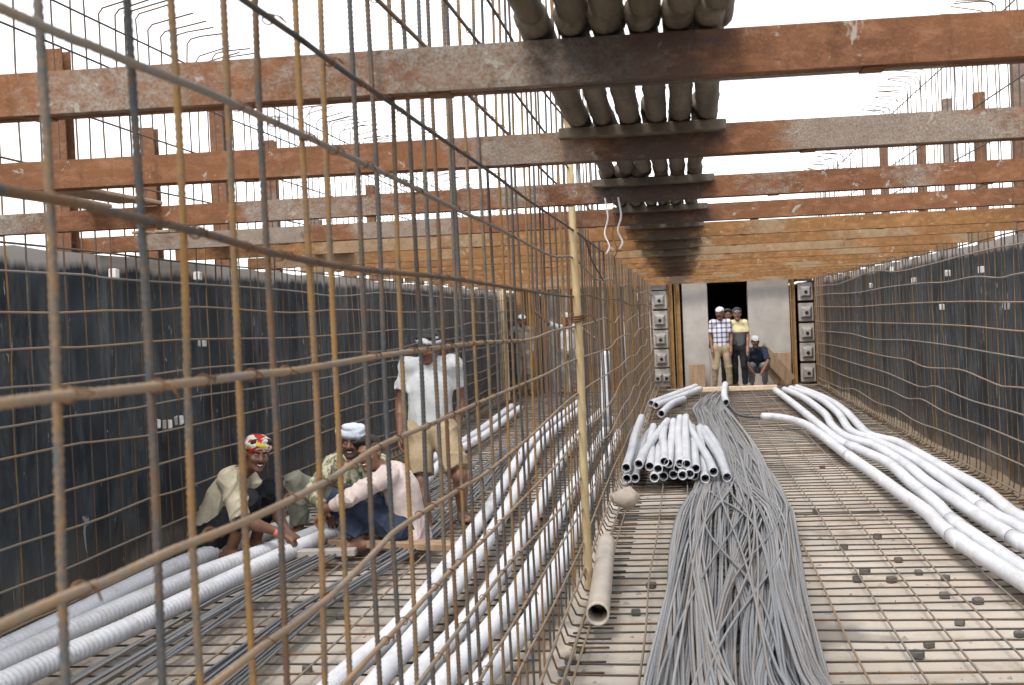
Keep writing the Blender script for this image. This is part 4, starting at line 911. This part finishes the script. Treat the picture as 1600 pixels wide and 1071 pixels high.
    if hw == 'cap':
        cp = blob('cap', [ell(hp(0, -.012, .060), (.086, .104, .074), HR, .01)], H_['mat'], root, hr, cuts=((hp(0, 0, .055), -unit(up*.95+f_*.1)),))
        v, f = tube(np.array([hp(-.055, .070, .062), hp(-.03, .125, .052), hp(0, .145, .049), hp(.03, .125, .052), hp(.055, .070, .062)]), .012, 6); part('peak', v, f, H_['mat'], cp, True)
    if hw in ('turban', 'scarf', 'band'):
        p = []
        if hw != 'band': p.append(ell(hp(0, -.015, .062), (.090, .110, .078), HR, .01))
        lv = {'turban': ((.058, .028), (.085, .030), (.108, .026)), 'scarf': ((.056, .022), (.084, .020)), 'band': ((.052, .021), (.066, .018))}[hw]
        for q, (zz, rr) in enumerate(lv):
            a = np.linspace(0, 2*np.pi, 17)[:-1]; rx, ry = (.080-.010*q, .098-.010*q); tl = (.25, -.35, .2)[q]
            ring = [hp(rx*math.cos(t), -.010+ry*math.sin(t), zz+.020*math.sin(t)*(1 if hw != 'turban' else tl*1.5)+.016*tl*math.cos(t)*2) for t in a]
            p += [cone(ring[i], ring[(i+1) % 16], rr*.72, rr*.72, .008) for i in range(16)]
        if hw == 'turban': p += [cone(hp(.088, .0, .055), hp(.118, -.02, .075), .020, .026, .012), cone(hp(.088, .0, .055), hp(.105, -.03, .01), .018, .015, .012)]
        if hw == 'scarf': p += [cone(hp(-.06, -.085, .045), hp(-.075, -.085, -.05), .030, .026, .02), cone(hp(-.02, -.10, .03), hp(-.04, -.10, -.07), .030, .022, .02)]
        if hw == 'band': p += [cone(hp(.085, -.03, .055), hp(.105, -.04, .02), .014, .012, .01)]
        blob('headscarf', p, H_['mat'], root, hr, .003, seed+9, cuts=() if hw != 'scarf' else ((hp(0, .088, .035), unit(f_*.9-up*.5)),))
    if feet == 'sandal':
        for s in 'RL':
            an, toe = J['an'+s], J['toe'+s]; td = unit(toe-an); heel = an-td*.065; z0 = min(an[2]-.075, toe[2]-.03)
            sd_ = blob('sandal', [cone((heel[0], heel[1], z0), (toe[0]+td[0]*.03, toe[1]+td[1]*.03, z0), .040, .044, .01, (A_(0, 0, 1), 3.2))], 'sandal', root, .006)
            c = (an+toe)/2+A_(0, 0, .012); side = unit(np.cross(td, A_(0, 0, 1))); v, f = tube(smooth_path([c-side*.05+A_(0, 0, -.05), c-side*.03+A_(0, 0, .008), c+side*.03+A_(0, 0, .008), c+side*.05+A_(0, 0, -.05)], .012), .009, 6); part('strap', v, f, 'sandal', sd_, True)
    return root
def uv(c, r, nu=10, nv=7):
    V = []; 
    for j in range(nv):
        th = math.pi*j/(nv-1)
        for i in range(nu): a = 2*math.pi*i/nu; V.append(np.asarray(c)+r*np.array([math.sin(th)*math.cos(a), math.sin(th)*math.sin(a), math.cos(th)]))
    return np.array(V), [(j*nu+i, (j+1)*nu+i, (j+1)*nu+(i+1) % nu, j*nu+(i+1) % nu) for j in range(nv-1) for i in range(nu)]
TOC = lambda p: unit(A_(0, 0, EYE)-A_(*p))        # direction from a point towards the viewer's side of the trench

# squatting man in cream by the left wall: faces +x, head turned to the camera
hd = (-2.93, 8.40, .79)
A1 = person((-3.2, 8.45, .05), 'squatting man in cream shirt and red, white and yellow headscarf by the left wall', dict(
    pel=(-3.33, 8.47, .25), che=(-3.19, 8.46, .50), neck=(-3.06, 8.45, .68), head=hd, face=(.62, -.85, -.06), headup=(.20, -.05, 1),
    shR=(-3.10, 8.30, .63), shL=(-3.10, 8.62, .62), elR=(-2.99, 8.22, .37), elL=(-2.93, 8.70, .37), wrR=(-2.75, 8.31, .26), wrL=(-2.80, 8.58, .23),
    hipR=(-3.32, 8.38, .22), hipL=(-3.32, 8.57, .22), knR=(-2.98, 8.33, .48), knL=(-2.93, 8.66, .50), anR=(-3.14, 8.35, .13), anL=(-3.08, 8.68, .13), toeR=(-2.99, 8.33, .085), toeL=(-2.93, 8.68, .085)), .0075,
    'skin', 'cloth_cream', ('cloth_black', 'long'), dict(wear='scarf', mat='cloth_scarf', hair=True, moustache=True, smile=True), .92, .55, seed=1,
    hands={'R': ((.8, .05, -.5), (.2, .1, -1), (0, 1, .2), .7), 'L': ((.75, -.35, -.5), (.2, -.1, -1), (0, -1, .2), .7)}, shirt_len=.10, wr=.013)
wb = A_(-2.78, 8.30, .27); wd = unit(A_(-2.75, 8.31, .26)-A_(-2.99, 8.22, .37)); v, f = tube([wb-wd*.022, wb-wd*.02, wb+wd*.02, wb+wd*.022], [.028, .034, .034, .028], 12); part('wrist_band', v, f, 'wrist_band', A1, True)
# man with the pale turban, behind, facing the camera
person((-2.55, 9.35, .05), 'squatting man in patterned green shirt and pale blue turban, between two others', dict(
    pel=(-2.50, 9.52, .27), che=(-2.50, 9.40, .50), neck=(-2.49, 9.30, .665), head=(-2.475, 9.22, .775), face=(-.05, -1, -.08), headup=(.05, -.12, 1),
    shR=(-2.67, 9.34, .60), shL=(-2.31, 9.34, .60), elR=(-2.80, 9.14, .42), elL=(-2.24, 9.10, .42), wrR=(-2.62, 8.98, .30), wrL=(-2.42, 8.95, .27),
    hipR=(-2.60, 9.50, .24), hipL=(-2.40, 9.50, .24), knR=(-2.90, 9.14, .50), knL=(-2.24, 9.10, .46), anR=(-2.90, 9.16, .14), anL=(-2.26, 9.20, .14), toeR=(-2.93, 9.00, .09), toeL=(-2.26, 9.03, .09)), .0075,
    'skin', 'cloth_camo', ('cloth_grey_green', 'long'), dict(wear='turban', mat='cloth_turban', moustache=True, beard=True, smile=True), 1.75, .88, seed=2,
    hands={'R': ((.45, -.6, -.6), (.3, .2, -1), (.4, -.6, .2), .8), 'L': ((-.5, -.5, -.7), (-.3, .2, -1), (-.4, -.6, .2), .8)})
# young man in the pink shirt, facing -x, looking at the camera
C1 = person((-2.1, 8.75, .05), 'squatting young man in pale pink shirt and dark jeans, back to the right', dict(
    pel=(-1.99, 8.78, .24), che=(-2.02, 8.76, .47), neck=(-2.11, 8.74, .64), head=(-2.215, 8.68, .735), face=(-.30, -.95, -.05), headup=(-.14, 0, 1),
    shR=(-2.09, 8.91, .585), shL=(-2.07, 8.58, .59), elR=(-2.36, 9.00, .45), elL=(-2.31, 8.50, .47), wrR=(-2.55, 8.90, .36), wrL=(-2.53, 8.60, .37),
    hipR=(-2.02, 8.87, .22), hipL=(-2.02, 8.69, .22), knR=(-2.40, 8.94, .42), knL=(-2.43, 8.64, .41), anR=(-2.30, 8.92, .14), anL=(-2.31, 8.62, .14), toeR=(-2.45, 8.93, .09), toeL=(-2.46, 8.62, .09)), .0075,
    'skin_light', 'cloth_pink', ('cloth_navy', 'long'), dict(hair=True, smile=True), 1.72, .86, seed=3,
    hands={'R': ((-.7, -.3, -.6), (-.2, 0, -1), (0, -1, .2), .7), 'L': ((-.7, .1, -.65), (-.2, .1, -1), (0, 1, .3), .7)}, shirt_len=.14, wr=.012)
# standing man in shorts
person((-1.95, 9.6, .02), 'standing man in white polo shirt and khaki shorts looking down, white headband', dict(
    pel=(-1.975, 9.66, .84), che=(-1.965, 9.66, 1.13), neck=(-1.955, 9.64, 1.365), head=(-1.945, 9.585, 1.445), face=(-.28, -1, -.42), headup=(0, -.30, 1),
    shR=(-2.125, 9.66, 1.305), shL=(-1.785, 9.66, 1.305), elR=(-2.205, 9.68, 1.02), elL=(-1.735, 9.76, 1.03), wrR=(-2.195, 9.58, .79), wrL=(-1.79, 9.70, .80),
    hipR=(-2.06, 9.66, .80), hipL=(-1.88, 9.66, .80), knR=(-2.04, 9.52, .43), knL=(-1.73, 9.48, .47), anR=(-1.985, 9.44, .085), anL=(-1.745, 9.62, .16), toeR=(-1.93, 9.30, .055), toeL=(-1.68, 9.49, .13)), .0085,
    'skin', 'cloth_white', ('cloth_khaki', 'short'), dict(wear='band', mat='cloth_white', hair=True), .62, .88, seed=7, wr=.008, feet='sandal', shirt_len=.05,
    hands={'R': ((.02, -.2, -1), (1, 0, 0), (.3, -1, 0), .35), 'L': ((-.1, -.2, -1), (-1, 0, 0), (-.3, -1, 0), .35)})
def standing(x, y, hgt, label, face, shirt, trousers, head, pose=0, seed=0, z=.06, crouch=0, sleeve=.7, arms=None, skin='skin'):
    s = hgt/1.63; q = lambda dx, dy, dz: (x+dx*s, y+dy*s, z+dz*s)
    fd = unit(A_(*face)); 
    J = dict(pel=q(0, .02, .86), che=q(0, .02, 1.14), neck=q(0, 0, 1.385), head=q(fd[0]*.02, -.035, 1.495), face=tuple(fd), headup=(0, -.05, 1),
        shR=q(-.15, .02, 1.325), shL=q(.15, .02, 1.325), elR=q(-.20, .03, 1.05), elL=q(.20, .03, 1.05), wrR=q(-.18, -.07, .82), wrL=q(.18, -.07, .82),
        hipR=q(-.09, .02, .82), hipL=q(.09, .02, .82), knR=q(-.10-.03*pose, -.03-.05*pose, .45), knL=q(.10+.02*pose, -.02, .45), anR=q(-.10-.06*pose, .02, .085), anL=q(.11+.03*pose, .03, .085), toeR=q(-.13-.06*pose, -.13, .04), toeL=q(.14+.03*pose, -.12, .04))
    for k_, v_ in (arms or {}).items(): J[k_] = q(*v_)
    return person((x, y, z), label, J, .013, skin, shirt, (trousers, 'long'), head, sleeve, .93, True, s*.86, seed, collar=False, wr=.006)
standing(.66, 24.7, 1.60, 'man in checked shirt, khaki trousers and white cap before the end wall', (-.25, -1, 0), 'cloth_check', 'cloth_khaki', dict(wear='cap', mat='cloth_white', moustache=True), 1.0, 11)
standing(.985, 24.9, 1.57, 'man in yellow and grey top and black trousers before the end wall', (0, -1, 0), 'cloth_two_tone', 'cloth_black', dict(wear='cap', mat='cloth_grey', hair=True), .2, 12, skin='skin_light')
standing(.83, 25.5, 1.55, 'dark-haired man mostly hidden behind the two men at the end wall', (.1, -1, 0), 'cloth_brown', 'cloth_black', dict(hair=True), .3, 13)
g = person((1.43, 25.8, .06), 'crouching figure in a white cap behind the far right man', dict(
    pel=(1.40, 26.0, .45), che=(1.38, 25.85, .66), neck=(1.36, 25.72, .83), head=(1.35, 25.66, .93), face=(.1, -1, -.1), headup=(0, -.1, 1), shR=(1.20, 25.76, .77), shL=(1.52, 25.76, .77), elR=(1.15, 25.6, .55), elL=(1.58, 25.6, .55), wrR=(1.24, 25.45, .40), wrL=(1.48, 25.45, .40),
    hipR=(1.30, 26.0, .42), hipL=(1.48, 26.0, .42), knR=(1.25, 25.62, .46), knL=(1.52, 25.62, .46), anR=(1.26, 25.7, .10), anL=(1.51, 25.7, .10), toeR=(1.25, 25.55, .06), toeL=(1.52, 25.55, .06)), .013, 'skin', 'cloth_navy', ('cloth_grey', 'long'), dict(wear='cap', mat='cloth_white'), .9, .9, True, .95, 14, collar=False)
standing(-3.22, 25.3, 1.62, 'man in dark clothes and white cap far back in the left bay', (.2, -1, 0), 'cloth_brown', 'cloth_brown', dict(wear='cap', mat='cloth_white'), .2, 15, arms={'elR': (-.36, -.05, 1.18), 'wrR': (-.55, -.12, 1.22)}, sleeve=1.8)
standing(-2.36, 25.5, 1.62, 'man in white shirt reaching out, far back in the left bay', (.3, -1, 0), 'cloth_white', 'cloth_grey', dict(wear='cap', mat='cloth_white'), .2, 16, arms={'elR': (-.34, -.1, 1.42), 'wrR': (-.50, -.2, 1.58), 'elL': (.38, -.1, 1.25), 'wrL': (.55, -.2, 1.12)}, sleeve=.9)
